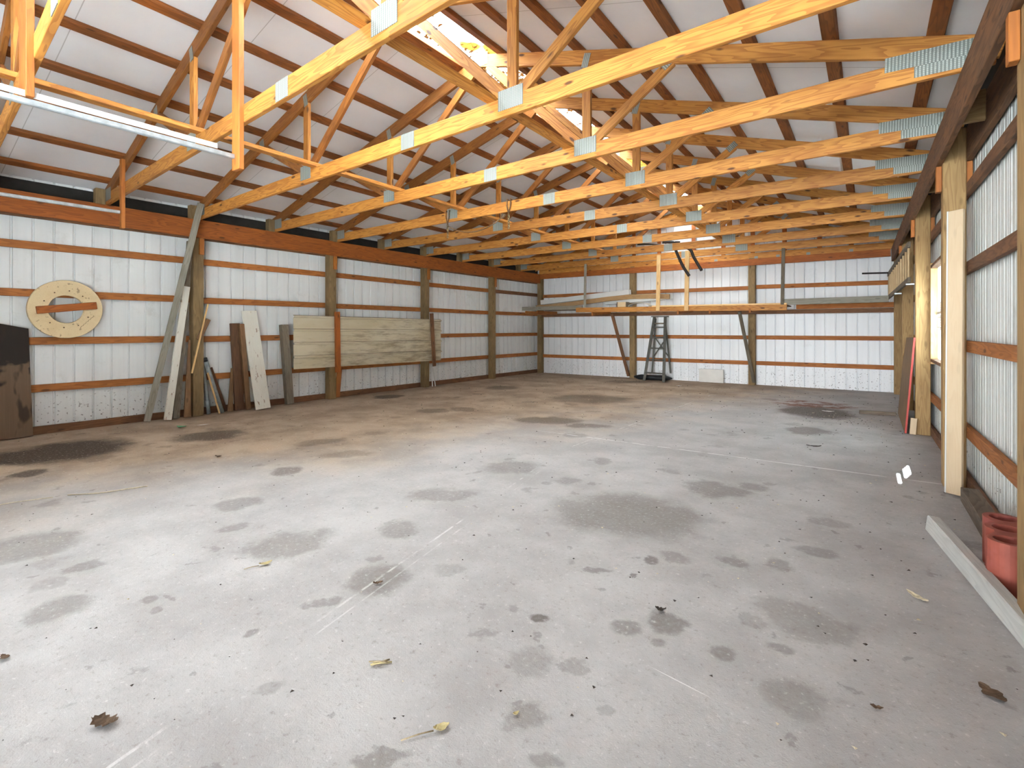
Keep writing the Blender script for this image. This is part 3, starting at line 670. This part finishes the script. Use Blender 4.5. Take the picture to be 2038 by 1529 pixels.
# pencilled scribble on the disc
pts = [rc + V((.0235, .13+.012*k, -.225+.013*k+(.008 if k % 2 else -.004))) for k in range(12)]
Tube('pencil_note', pts, .0018, M_dkbrn, root, 4)

# cream sheet panel held by battens
y0p, y1p, z0p, z1p = 4.64, 8.10, .585, 1.495
nseg = 36; rib = [(0,0),(.015,.014),(.03,.014),(.045,0)]
prof = [(0,0)]
zz = z0p
H = z1p-z0p; step = H/4
pz = []
for k in range(4):
    base = z0p + k*step
    pz += [(base, .0), (base+step-.046, .0), (base+step-.042, .028), (base+step-.018, .028), (base+step-.006, .0)]
pz.append((z1p, 0))
bm = bmesh.new(); prevc = None
for i in range(nseg+1):
    y = y0p + (y1p-y0p)*i/nseg
    wv = .01*noise.noise(V((y*1.3, 0, 0)))
    col = []
    for j, (z, h) in enumerate(pz):
        tz = z - .02*(i/nseg) - (.018*max(0, noise.noise(V((y*1.9, 3, 0)))) if j == 0 else 0)
        col.append(bm.verts.new((XL(y)+.012+h+wv*(1 if j < 3 else .3)+.01*(1-(z-z0p)/H), y, tz)))
    if prevc:
        for j in range(len(pz)-1): bm.faces.new((prevc[j], col[j], col[j+1], prevc[j+1]))
    prevc = col
me = bpy.data.meshes.new('m'); bm.to_mesh(me); bm.free()
o = link('siding_sheet', me, M_panel); s = o.modifiers.new('t', 'SOLIDIFY'); s.thickness = .002; tag(o, 'cream ribbed siding sheet fixed sideways across two posts of the left wall', 'sheet panel')
o = Bd('batten', (XL(5.45)+.065, 5.455, .48), (XL(5.45)+.062, 5.44, 1.57), .10, .038, M_header, None, up=(0,1,0)); tag(o, 'red-brown batten holding the left part of the cream sheet', 'batten', 'battens on the cream sheet')
o = Bd('batten', (XL(7.8)+.065, 7.85, .45), (XL(7.8)+.062, 7.77, 1.60), .085, .038, M_girtdk, None, up=(0,1,0)); tag(o, 'dark batten holding the right end of the cream sheet', 'batten', 'battens on the cream sheet')
o = Bd('brace_board', (XL(5.5)-.01, 5.50, .02), (XL(5.5)+.022, 5.515, .55), .075, .03, M_girt, None, up=(0,1,0), taper=(1.3, 0)); tag(o, 'short brown board under the left batten of the cream sheet', 'board')
for k, (ya, yb) in enumerate(((7.83, 7.80), (7.90, 7.84))):
    o = Bd('lath_strip', (XL(7.8)+.03+.02*k, ya, .006), (XL(7.8)+.03, yb, .46-.05*k), .03, .01, M_whitem, None, up=(0,1,0))
    tag(o, ['thin white strip standing at the post under the right batten', 'second white strip leaning just right of the thin one'][k], 'strip', 'white strips at the post foot')

# ------------------------------------------------------------------ storage shelf at the back wall
SY = 11.05
root = empty('storage_shelf', (-3.6, SY, 1.6)); tag(root, 'long hanging storage shelf of joists and boards along the back wall', 'shelf')
Bd('front_rail', (-5.95, SY, 1.735), (-1.31, SY, 1.685), .115, .038, M_truss, root)
Bd('shelf_rail', (-7.62, SY+.06, 1.81), (-5.80, SY+.055, 1.80), .10, .04, M_grey, root)
Bd('top_batten', (-4.0, SY-.01, 1.775), (-1.31, SY-.01, 1.755), .03, .075, M_fresh, root)
for k, (ya, z, m_) in enumerate(((11.22, 1.78, M_brown), (11.42, 1.78, M_brown), (11.62, 1.78, M_greydk), (11.84, 1.78, M_brown))):
    Bd('deck_board', (-7.3, ya, z), (-1.33, ya, z-.045), .025, .17, m_, root)
for x in (-7.45, -7.1, -5.5, -3.42, -2.75, -1.97):
    Bd('joist', (x, SY-.03, 1.63 if x > -7 else 1.70), (x, YB(x)-.045, 1.705), .085, .038, M_girt, root)
o = Bd('corner_shelf_board', (-1.36, SY+.04, 1.79), (.28, SY+.10, 1.80), .115, .04, M_grey); tag(o, 'grey weathered shelf board running from the dark hanger to the right wall', 'shelf board')
def hanger(x, z0, z1, w, mat, label, y=SY-.04):
    o = Bd('shelf_hanger', (x, y, z0), (x+.02, y, z1), w, .036, mat, None, up=(1,0,0)); tag(o, label, 'hanger', 'shelf hangers')
hanger(-5.69, 1.80, 2.86, .055, M_grey, 'thin grey shelf hanger in front of the stored beams')
hanger(-3.86, 1.67, 2.92, .085, M_fresh, 'pale yellow shelf hanger above the stepladder')
hanger(-3.23, 1.66, 2.96, .09, M_fresh, 'pale yellow shelf hanger right of the stepladder')
hanger(-1.385, 1.74, 2.84, .06, M_greydk, 'dark grey shelf hanger at the right end of the orange shelf rail')
o = Bd('shelf_brace', (-5.15, 11.40, 1.655), (-5.01, YB(-5)-.03, .06), .075, .038, M_girtdk, None, up=(1,0,0)); tag(o, 'diagonal shelf brace down to the post left of the stepladder', 'brace', 'shelf braces')
o = Bd('shelf_brace', (-2.25, 11.45, 1.635), (-2.09, YB(-2)-.03, .07), .065, .038, M_greydk, None, up=(1,0,0)); tag(o, 'diagonal shelf brace down to the post right of the white floor panel', 'brace', 'shelf braces')
# stored goods
bm = bmesh.new(); prevc = None
for x, z in ((-7.35,1.845),(-6.6,1.885),(-5.9,1.945),(-5.3,2.00),(-4.7,2.035),(-4.2,2.03),(-3.72,2.005)):
    c_ = [bm.verts.new((x, yv, z+zv)) for yv, zv in ((11.36,-.055),(11.36,.055),(11.42,.055),(11.42,-.055))]
    if prevc:
        for j in range(4): bm.faces.new((prevc[j], c_[j], c_[(j+1) % 4], prevc[(j+1) % 4]))
    else: bm.faces.new(c_)
    prevc = c_
bm.faces.new(prevc[::-1]); bmesh.ops.recalc_face_normals(bm, faces=bm.faces)
me = bpy.data.meshes.new('m'); bm.to_mesh(me); bm.free()
o = link('curved_beam', me, wood('weathered_beam', (.45,.27,.115), (.25,.13,.05), .4, .3)); tag(o, 'long bowed brown beam lying on the left half of the shelf', 'beam')
def gutter(name, a, b, label):
    M, L = frame(a, b, (0,0,1)); prof = [(-.06,-.06),(-.06,.06),(-.05,.06),(-.05,-.05),(.05,-.05),(.05,.06),(.06,.06),(.06,-.06)]
    bm = bmesh.new(); e0 = [bm.verts.new((-L/2, y, z)) for y, z in prof]; e1 = [bm.verts.new((L/2, y, z)) for y, z in prof]; n = len(prof)
    for i in range(n): bm.faces.new((e0[i], e1[i], e1[(i+1) % n], e0[(i+1) % n]))
    bm.faces.new(e0); bm.faces.new(e1[::-1]); bmesh.ops.recalc_face_normals(bm, faces=bm.faces)
    me = bpy.data.meshes.new('m'); bm.to_mesh(me); bm.free(); tag(link(name, me, M_whitem, None, M), label, 'trim channel', 'white channels on the shelf')
gutter('trim_channel', (-7.25, 11.50, 1.985), (-4.72, 11.50, 2.16), 'long white trim channel lying on top of the bowed beam')
gutter('trim_channel', (-5.4, 11.60, 1.93), (-3.74, 11.60, 2.02), 'short white trim channel sticking out past the end of the bowed beam')
root = empty('wooden_box', (-4.88, 11.45, 1.79)); tag(root, 'small wooden box under the bowed beam on the shelf', 'box')
Bd('carton', (-4.98, 11.45, 1.855), (-4.77, 11.45, 1.855), .115, .20, M_reel, root); Bd('side_slat', (-5.0, 11.45, 1.85), (-4.982, 11.45, 1.85), .13, .21, M_greydk, root); Bd('side_slat', (-4.768, 11.45, 1.85), (-4.75, 11.45, 1.85), .13, .21, M_greydk, root)
bm = bmesh.new(); prevc = None
for i in range(11):
    a = i/10*PI; c_ = [bm.verts.new((-4.47+.25*math.cos(a), yv, 1.80+.085*math.sin(a))) for yv in (11.40, 11.62)]
    if prevc: bm.faces.new((prevc[0], c_[0], c_[1], prevc[1]))
    prevc = c_
me = bpy.data.meshes.new('m'); bm.to_mesh(me); bm.free(); o = link('arched_sheet', me, M_bone); s = o.modifiers.new('t', 'SOLIDIFY'); s.thickness = .012
tag(o, 'off-white sheet arched under the right end of the bowed beam', 'panel')
o = Bd('tool_bar', (-.11, 11.2, 2.28), (.33, 11.3, 2.275), .03, .02, M_iron); tag(o, 'thin dark bar sticking out from the far right corner above the shelf board', 'bar')

# old curved implement handles lodged across the last trusses
root = empty('plough_handles', (-3.3, 10.5, 2.97)); tag(root, 'old black curved implement handles lodged over the truss chords above the shelf', 'implement')
hy = 10.42
def curve(pts, n=14):
    out = []
    P = [pts[0]] + list(pts) + [pts[-1]]
    for i in range(1, len(P)-2):
        for k in range(n//2):
            t = k/(n//2); a, b, c, d = (V(P[i-1]), V(P[i]), V(P[i+1]), V(P[i+2]))
            out.append(.5*((2*b) + (c-a)*t + (2*a-5*b+4*c-d)*t*t + (3*b-a-3*c+d)*t**3))
    out.append(V(pts[-1])); return out
Tube('handle', curve([(-3.50, hy, 3.085), (-3.33, hy, 3.07), (-3.26, hy, 2.86), (-3.13, hy, 2.56), (-3.0, hy, 2.35)]), .030, M_iron, root)
Tube('handle', curve([(-3.30, hy+.25, 3.05), (-3.06, hy+.25, 2.93), (-2.98, hy+.25, 2.76), (-2.82, hy+.25, 2.47)]), .030, M_iron, root)
Tube('shaft', curve([(-4.1, hy, 3.105), (-3.85, hy, 3.085), (-3.6, hy, 3.04), (-3.30, hy+.1, 2.99), (-3.1, hy+.25, 2.96)]), .02, M_iron, root)
Bd('blade', (-3.55, hy-.02, 3.09), (-3.18, hy-.02, 3.05), .05, .02, M_iron, root)
# chains and rope hung from the fifth truss
def chain(x, label, z1=2.60, link_n=9):
    y = ty(4, x) - .045; root = empty('hanging_chain', (x, y, 2.83)); tag(root, label, 'chain', 'chains hanging from the trusses')
    pts = [(x-.03, y, 2.995), (x-.045, y-.005, 2.90), (x-.02, y, 2.80), (x, y, 2.775)]
    Tube('loop', [(x-.03, y+.10, 2.98), (x-.03, y, 2.99), (x-.03, y-.004, 2.90), (x, y, 2.79)], .008, M_rope, root, 6)
    Tube('loop', [(x+.03, y+.10, 2.98), (x+.03, y, 2.99), (x+.03, y-.004, 2.90), (x, y, 2.79)], .008, M_rope, root, 6)
    z = 2.79
    k = 0
    while z > z1:
        rr = .013; pts = []
        for j in range(9):
            a = 2*PI*j/8; u = rr*math.cos(a); w_ = .021*math.sin(a)
            pts.append((x + (u if k % 2 else 0), y + (0 if k % 2 else u), z - .02 + w_))
        Tube('chain_link', pts, .0065, M_brass, root, 5, False)
        z -= .032; k += 1
chain(-5.02, 'short chain hanging from the fifth truss, nearer the left wall'); chain(-3.90, 'short chain hanging from the fifth truss, nearer the middle')
ya = ty(4, -4.5)-.05
pts = [(-5.0 + 1.05*t, ya-.01*t, 2.76 - .62*t*(1-t) + .03*t) for t in [k/16 for k in range(17)]]
o = Tube('sagging_rope', pts, .008, M_rope, None, 6); tag(o, 'thin brown rope sagging between the two hanging chains', 'rope')

# ------------------------------------------------------------------ stepladder, bag, panel at the back wall
root = empty('step_ladder', (-4.15, 11.8, 0)); tag(root, 'dark metal stepladder standing in front of the back wall', 'stepladder')
fl, fr, tl, tr = V((-4.44, 11.70, 0)), V((-3.93, 11.60, 0)), V((-4.33, 12.10, 1.555)), V((-4.05, 12.07, 1.555))
rl, rr_ = V((-4.40, 12.13, .17)), V((-3.93, 12.10, .17))
for a, b_ in ((fl, tl), (fr, tr)): Bd('front_rail', a+V((0,0,.012)), b_, .065, .028, M_ladder, root, up=(1,0,0))
for a, b_ in ((rl, tl+V((.02,.035,-.03))), (rr_, tr+V((-.02,.035,-.03)))): Bd('rear_rail', a+V((0,0,.012)), b_, .038, .02, M_ladder, root, up=(1,0,0))
for k in range(1, 6):
    t = [.13, .33, .51, .68, .84][k-1]; a = fl.lerp(tl, t); b_ = fr.lerp(tr, t); Bd('step', a, b_, .03, .08, M_ladder, root)
Bd('top_cap', tl+V((-.06,.01,.012)), tr+V((.06,.01,.012)), .022, .14, M_ladder, root)
Bd('pail_shelf', fl.lerp(tl, .90)+V((0,.04,0)), fr.lerp(tr, .90)+V((0,.04,0)), .03, .10, M_greydk, root)
for a, b_ in ((rl.lerp(tl,.28), rr_.lerp(tr,.66)), (rr_.lerp(tr,.28), rl.lerp(tl,.66))): Bd('cross_brace', a+V((0,.03,0)), b_+V((0,.03,0)), .03, .012, M_ladder, root)
# black rolled tarp
bm = bmesh.new(); rings = []; nr, ns = 16, 14
for i in range(nr+1):
    t = i/nr; x = -4.82 + .93*t; e = min(1, 4*t+.35, 4*(1-t)+.30)
    ring_ = []
    for k in range(ns):
        a = 2*PI*k/ns; nz = 1 + .22*noise.noise(V((x*5, math.cos(a)*1.5, math.sin(a)*1.5)))
        ring_.append(bm.verts.new((x, 12.02 + .06*t + .115*e*nz*math.cos(a), max(.004, .062 + .066*e*nz*math.sin(a)))))
    rings.append(ring_)
for i in range(nr):
    for k in range(ns): bm.faces.new((rings[i][k], rings[i][(k+1) % ns], rings[i+1][(k+1) % ns], rings[i+1][k]))
bm.faces.new(rings[0][::-1]); bm.faces.new(rings[-1]); bmesh.ops.recalc_face_normals(bm, faces=bm.faces)
for f in bm.faces: f.smooth = True
me = bpy.data.meshes.new('m'); bm.to_mesh(me); bm.free(); tag(link('rolled_tarp', me, M_black), 'black rolled tarp on the floor behind the stepladder feet', 'tarp')
o = Bd('white_board', (-3.285, YB(-3)+.03, .165), (-2.74, YB(-2.7)+.03, .165), .31, .03, plain('scuffed_white_panel', (.69,.67,.62), .6, 0, .1, 4, ((.42,.38,.33), .55)), None); tag(o, 'scuffed white panel standing on the floor against the back wall', 'panel')

# ------------------------------------------------------------------ right wall things
root = empty('wall_ladder', (.36, 9.7, 2.05)); tag(root, 'wooden ladder hung sideways along the far right posts', 'ladder')
a0, a1 = V((.405, 7.95, 2.315)), V((.285, 11.55, 2.262)); b0, b1 = V((.405, 7.95, 1.87)), V((.285, 11.55, 1.84))
Bd('ladder_rail', a0, a1, .07, .03, M_greydk, root); Bd('ladder_rail', b0, b1, .07, .03, M_greydk, root)
for k in range(11):
    t = .03 + k*.094; Bd('rung', b0.lerp(b1, t), a0.lerp(a1, t), .034, .022, M_rung, root, up=(0,1,0))
for k, t in enumerate((.02, .5)):
    p = b0.lerp(b1, t); Bd('bracket', p+V((-.03,0,-.05)), p+V((.06,0,-.05)), .02, .05, M_galv, root)

root = empty('cream_plank', (.54, 4.98, 0)); tag(root, 'tall cream plank leaning on the tan post of the right wall', 'plank')
n_ = V((-.55, -.83, 0)).normalized(); ax = V((.83, -.55, 0)).normalized()
Bd('plank_body', (.520, 4.975, .012), (.548, 5.125, 2.17), .098, .030, M_cream, root, up=ax)
Bd('painted_edge', V((.520,4.975,.012))-ax*.053, V((.548,5.125,2.17))-ax*.053, .010, .031, M_whitem, root, up=ax, bev=.001)

# red edged hardboard sheet leaning on the post
Mx, L = frame((.35, 7.60, .008), (.35, 9.35, .008), (.085, 0, 1.15))
root = empty('hardboard_sheet', (.37, 8.4, 0)); tag(root, 'brown hardboard sheet with a red edge leaning on the right wall posts', 'board')
prism('sheet', [(-L/2, 0), (-L/2, 1.15), (L/2-.35, 1.13), (L/2, .75), (L/2, 0)], -.012, .006, Matrix.Translation(V((.35, 8.475, .008))) @ Mx.to_3x3().to_4x4(), M_hard, root)
prism('red_facing', [(-L/2-.012, 0), (-L/2-.012, 1.15), (-L/2, 1.15), (-L/2, 0)], -.012, .007, Matrix.Translation(V((.35, 8.475, .008))) @ Mx.to_3x3().to_4x4(), M_red, root)
o = Bd('short_board', (.415, 7.53, .012), (.43, 7.57, .20), .06, .02, M_cream, None, up=(1,0,0)); tag(o, 'short pale board at the foot of the post beside the red edge', 'board')

o = Bd('sill_timber', (.590, 4.86, .052), (.600, 3.80, .052), .10, .10, M_block); tag(o, 'dark old timber lying along the foot of the right wall', 'timber')
o = Bd('whitewashed_timber', (.318, 4.02, .05), (.60, 2.25, .05), .095, .065, M_whiteg, None, (.12,0,1), .006, (1,0)); tag(o, 'long whitewashed timber lying on the floor at the near right', 'timber')
# clay flue tile with three round cores in view
def clay():
    root = empty('clay_tile', (.62, 3.4, 0)); tag(root, 'red clay block with round cores standing at the right wall', 'clay tile')
    bm = bmesh.new(); Ht = .25; n = 28
    pts = []
    cores = [(.540, 3.30), (.562, 3.485), (.578, 3.67)]
    # scalloped outer outline: union of three circles and a flat back
    cent = V((.565, 3.49))
    outl = []
    for k in range(96):
        a = 2*PI*k/96; d = V((math.cos(a), math.sin(a))); best = .03
        for (cx_, cy_), rad in zip(cores + [(.575, 3.40), (.595, 3.58)], (.082, .082, .082, .072, .072)):
            oc = V((cx_, cy_)) - cent; bq = oc.dot(d); disc = bq*bq - (oc.length_squared - rad*rad)
            if disc > 0: best = max(best, bq + math.sqrt(disc))
        outl.append(cent + d*best)
    vb = [bm.verts.new((p.x, p.y, 0)) for p in outl]; vt = [bm.verts.new((p.x, p.y, Ht)) for p in outl]
    for k in range(96): bm.faces.new((vb[k], vb[(k+1) % 96], vt[(k+1) % 96], vt[k]))
    bm.faces.new(vb[::-1])
    edges = [bm.edges.get((vt[k], vt[(k+1) % 96])) for k in range(96)]
    for cx_, cy_ in cores:
        top = [bm.verts.new((cx_+.056*math.cos(2*PI*k/n), cy_+.056*math.sin(2*PI*k/n), Ht)) for k in range(n)]
        bot = [bm.verts.new((v.co.x, v.co.y, .02)) for v in top]
        for k in range(n): bm.faces.new((top[k], top[(k+1) % n], bot[(k+1) % n], bot[k]))
        bm.faces.new(bot)
        edges += [bm.edges.get((top[k], top[(k+1) % n])) for k in range(n)]
    bmesh.ops.triangle_fill(bm, use_beauty=True, edges=edges)
    bmesh.ops.recalc_face_normals(bm, faces=bm.faces)
    me = bpy.data.meshes.new('m'); bm.to_mesh(me); bm.free(); link('tile_body', me, M_clay, root)
clay()
# ------------------------------------------------------------------ things on the floor
def leaf(name, x, y, s, rot, mat, label, curl=.35, wide=.45, ragged=.0, cat='leaf', stem=0):
    root = empty(name, (x, y, 0)); tag(root, label, cat, 'litter on the floor')
    bm = bmesh.new(); n = 10; rows = []
    for i in range(n+1):
        t = i/n; w = wide*s*math.sin(PI*min(.97, t*.97+.03))**.8*(1 + ragged*random.uniform(-1, 1))
        z = .006 + s*curl*(t-.5)**2
        rows.append([bm.verts.new((s*(t-.5), w*q, z + abs(q)*curl*s*.35 + random.uniform(0, .1)*s*curl)) for q in (-.5, -.2, .2, .5)])
    for i in range(n):
        for k in range(3): bm.faces.new((rows[i][k], rows[i+1][k], rows[i+1][k+1], rows[i][k+1]))
    me = bpy.data.meshes.new('m'); bm.to_mesh(me); bm.free()
    o = link('blade', me, mat, root, Matrix.Translation((x, y, 0)) @ Matrix.Rotation(rot, 4, 'Z')); sd = o.modifiers.new('t', 'SOLIDIFY'); sd.thickness = .0012
    if stem:
        d = V((math.cos(rot), math.sin(rot), 0)); p = V((x, y, .006)) - d*s*.5
        Tube('stem', [p, p - d*stem*.5 + V((.004, .003, .004)), p - d*stem], .0022, M_twig, root, 5)
leaf('dry_leaf', -2.60, 1.385, .062, 1.2, M_leafy, 'small yellow dry leaf with stem on the open floor left of centre', .5, .5, .1, stem=.07)
leaf('dry_leaf', -1.085, 1.135, .05, 1.0, M_leafy, 'yellow dry leaf with long stem at the bottom middle of the floor', .5, .6, .1, stem=.10)
leaf('dry_leaf', -.99, .985, .03, .8, M_leafy, 'tiny yellow leaf below the long stemmed leaf', .5, .7, .1)
leaf('dry_leaf', .18, 2.97, .10, -.75, M_leafp, 'pale curled leaf on the floor left of the whitewashed timber', .35, .3, .2)
leaf('dry_leaf', .34, 2.335, .09, -.9, M_leafb, 'dark brown ragged leaf at the lower right of the floor', .3, .55, .5)
leaf('dry_leaf', -.75, 2.175, .045, .4, M_dirt, 'curled black leaf on the round stain in mid floor', .8, .6, .4)
leaf('dry_leaf', -1.955, 1.60, .045, .9, M_leafb, 'dark leaf lying on the stain left of mid floor', .6, .5, .4)
leaf('dry_leaf', -1.96, .53, .085, .5, M_leafb, 'crumpled brown leaf at the lower left of the floor', .5, .6, .5)
leaf('dry_leaf', -2.66, .415, .04, .3, M_leafb, 'brown leaf at the far lower left edge of the floor', .6, .6, .4)
leaf('dry_leaf', .02, 2.03, .035, .2, M_leafb, 'small dark leaf left of the ragged brown leaf', .5, .5, .3)
leaf('dry_leaf', -.93, 1.32, .022, 1.2, M_leafy, 'tiny yellow leaf on the stain near the bottom middle', .5, .6, .2)
leaf('dry_leaf', -5.18, 2.29, .06, .6, M_leafb, 'rusty brown leaf on the dirty floor near the dark oil stain', .5, .6, .4)
leaf('dry_leaf', -.48, 6.17, .14, .3, M_dirt, 'curled black strip on the floor short of the oily patch', .25, .25, .5)
root = empty('twig_bundle', (-1.47, 1.22, 0)); tag(root, 'small bundle of broken twigs in the lower middle of the floor', 'twigs', 'litter on the floor')
for k in range(4):
    a = .9 + random.uniform(-.5, .5); c_ = V((-1.47+random.uniform(-.012,.012), 1.22+random.uniform(-.012,.012), .006+.003*k)); d = V((math.cos(a), math.sin(a), 0))*.035
    Tube('twig', [c_-d, c_+V((.002,.003,.002)), c_+d], .003, M_twig if k % 2 else M_leafy, root, 5)
o = Tube('straw_stalk', [(-4.90,1.10,.006),(-4.75,1.25,.008),(-4.70,1.42,.008),(-4.66,1.53,.006)], .004, M_leafp, None, 5); tag(o, 'pale straw stalk on the brown floor near the oil stains', 'stalk', 'litter on the floor')
o = Tube('straw_stalk', [(-4.92,1.02,.006),(-5.0,.82,.008),(-5.02,.7,.006)], .003, M_leafp, None, 5); tag(o, 'thinner straw stalk nearer the left edge of the floor', 'stalk', 'litter on the floor')
leaf('wrapper', -7.10, 2.70, .13, .5, M_greenp, 'crumpled green wrapper on the floor by the leaning lumber', .4, .5, .4, 'wrapper')
leaf('paper_scrap', -7.06, 2.93, .13, 1.4, M_paper, 'white paper scrap beside the green wrapper', .1, .25, .2, 'paper')
leaf('paper_scrap', -.51, 8.94, .16, .2, M_paper, 'white scrap on the rusty patch near the back wall', .15, .4, .4, 'paper')
leaf('paper_scrap', -3.42, 11.1, .12, .2, M_paper, 'small white scrap in front of the scuffed white panel', .1, .5, .3, 'paper')
o = Bd('floor_stick', (-.12, 9.0, .03), (.31, 9.06, .03), .05, .03, M_block); tag(o, 'short grey wood piece on the floor near the hardboard sheet', 'wood piece')
# uncountable crumbs of dirt and bark
bm = bmesh.new()
def crumb(x, y, s):
    h = s*random.uniform(.25, .6); a = random.uniform(0, PI); e = random.uniform(.35, 1)
    base = [bm.verts.new((x + s*math.cos(a+k*2.1+random.uniform(-.4,.4))*(1 if k % 2 else e), y + s*math.sin(a+k*2.1)*e, .001)) for k in range(3)]
    top = bm.verts.new((x, y, h))
    for k in range(3): bm.faces.new((base[k], base[(k+1) % 3], top))
for k in range(1500):
    y = Y0 + 13*random.random()**1.15; x = XL(y) + (XR(y)-XL(y))*random.random()
    crumb(x, y, random.uniform(.003, .010)*(1+.12*max(y, 0)))
for k in range(170):    # sweepings near the right wall and in the oily patch
    y = random.uniform(3.5, 9.6); x = XR(y) - abs(random.gauss(0, .6)); crumb(x, y, random.choice((.004, .005, .006, .008, .013)))
for k in range(120): crumb(random.gauss(-.4, .3), random.gauss(8.3, .35), random.uniform(.006, .016))
me = bpy.data.meshes.new('m'); bm.to_mesh(me); bm.free()
me.materials.append(M_dirt); me.materials.append(M_leafp)
for k, p_ in enumerate(me.polygons): p_.material_index = 1 if (k//3) % 4 == 0 else 0
tag(link('floor_debris', me, M_dirt), 'scattered dark crumbs of dirt and bark over the concrete floor', 'debris', None, 'stuff')

# ------------------------------------------------------------------ light
W = bpy.data.worlds.new('sky'); S.world = W; W.use_nodes = True; nt = W.node_tree; nt.nodes.clear(); N = NT(nt)
out = N.n('ShaderNodeOutputWorld'); bg = N.n('ShaderNodeBackground'); N.l(bg.outputs[0], out.inputs[0])
tc = N.n('ShaderNodeTexCoord'); nv = N.n('ShaderNodeVectorMath', operation='NORMALIZE'); N.l(tc.outputs['Generated'], nv.inputs[0])
dt = N.n('ShaderNodeVectorMath', operation='DOT_PRODUCT'); N.l(nv.outputs[0], dt.inputs[0]); dt.inputs[1].default_value = V((.10, -.97, .16)).normalized()
glow = N.math('POWER', N.math('MAXIMUM', dt.outputs['Value'], 0.0), 6.0)
sp = N.n('ShaderNodeSeparateXYZ'); N.l(nv.outputs[0], sp.inputs[0])
bank = N.math('MULTIPLY', N.mr(sp.outputs[2], .10, .22, 1, 0), N.mr(sp.outputs[1], -.985, -.88, 1, 0))   # bright horizon band added to light the back wall through the doorway
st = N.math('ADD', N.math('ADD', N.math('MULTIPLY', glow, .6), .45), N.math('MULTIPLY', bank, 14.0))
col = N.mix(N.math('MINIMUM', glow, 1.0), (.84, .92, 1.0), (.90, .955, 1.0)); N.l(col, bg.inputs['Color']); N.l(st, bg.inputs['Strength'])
sun = bpy.data.lights.new('sun', 'SUN'); so = bpy.data.objects.new('sun', sun); C.objects.link(so)
so.rotation_euler = V((-.50, -2.25, -1.75)).to_track_quat('-Z', 'Y').to_euler(); sun.energy = 120.0; sun.angle = .01; sun.color = (.82, .925, 1.0)

# ------------------------------------------------------------------ camera
cam = bpy.data.cameras.new('camera'); co = bpy.data.objects.new('camera', cam); C.objects.link(co); S.camera = co
co.location = (0, 0, 1.25); co.rotation_euler = (PI/2, 0, .622)
cam.sensor_width = 36; cam.sensor_fit = 'HORIZONTAL'; cam.lens = 992/2038*36; cam.shift_y = -(764.5-656)/2038; cam.clip_start = .02
vs_ = S.view_settings; vs_.view_transform = 'Standard'; vs_.look = 'None'; vs_.gamma = 1; vs_.use_curve_mapping = False; vs_.exposure = 1.42
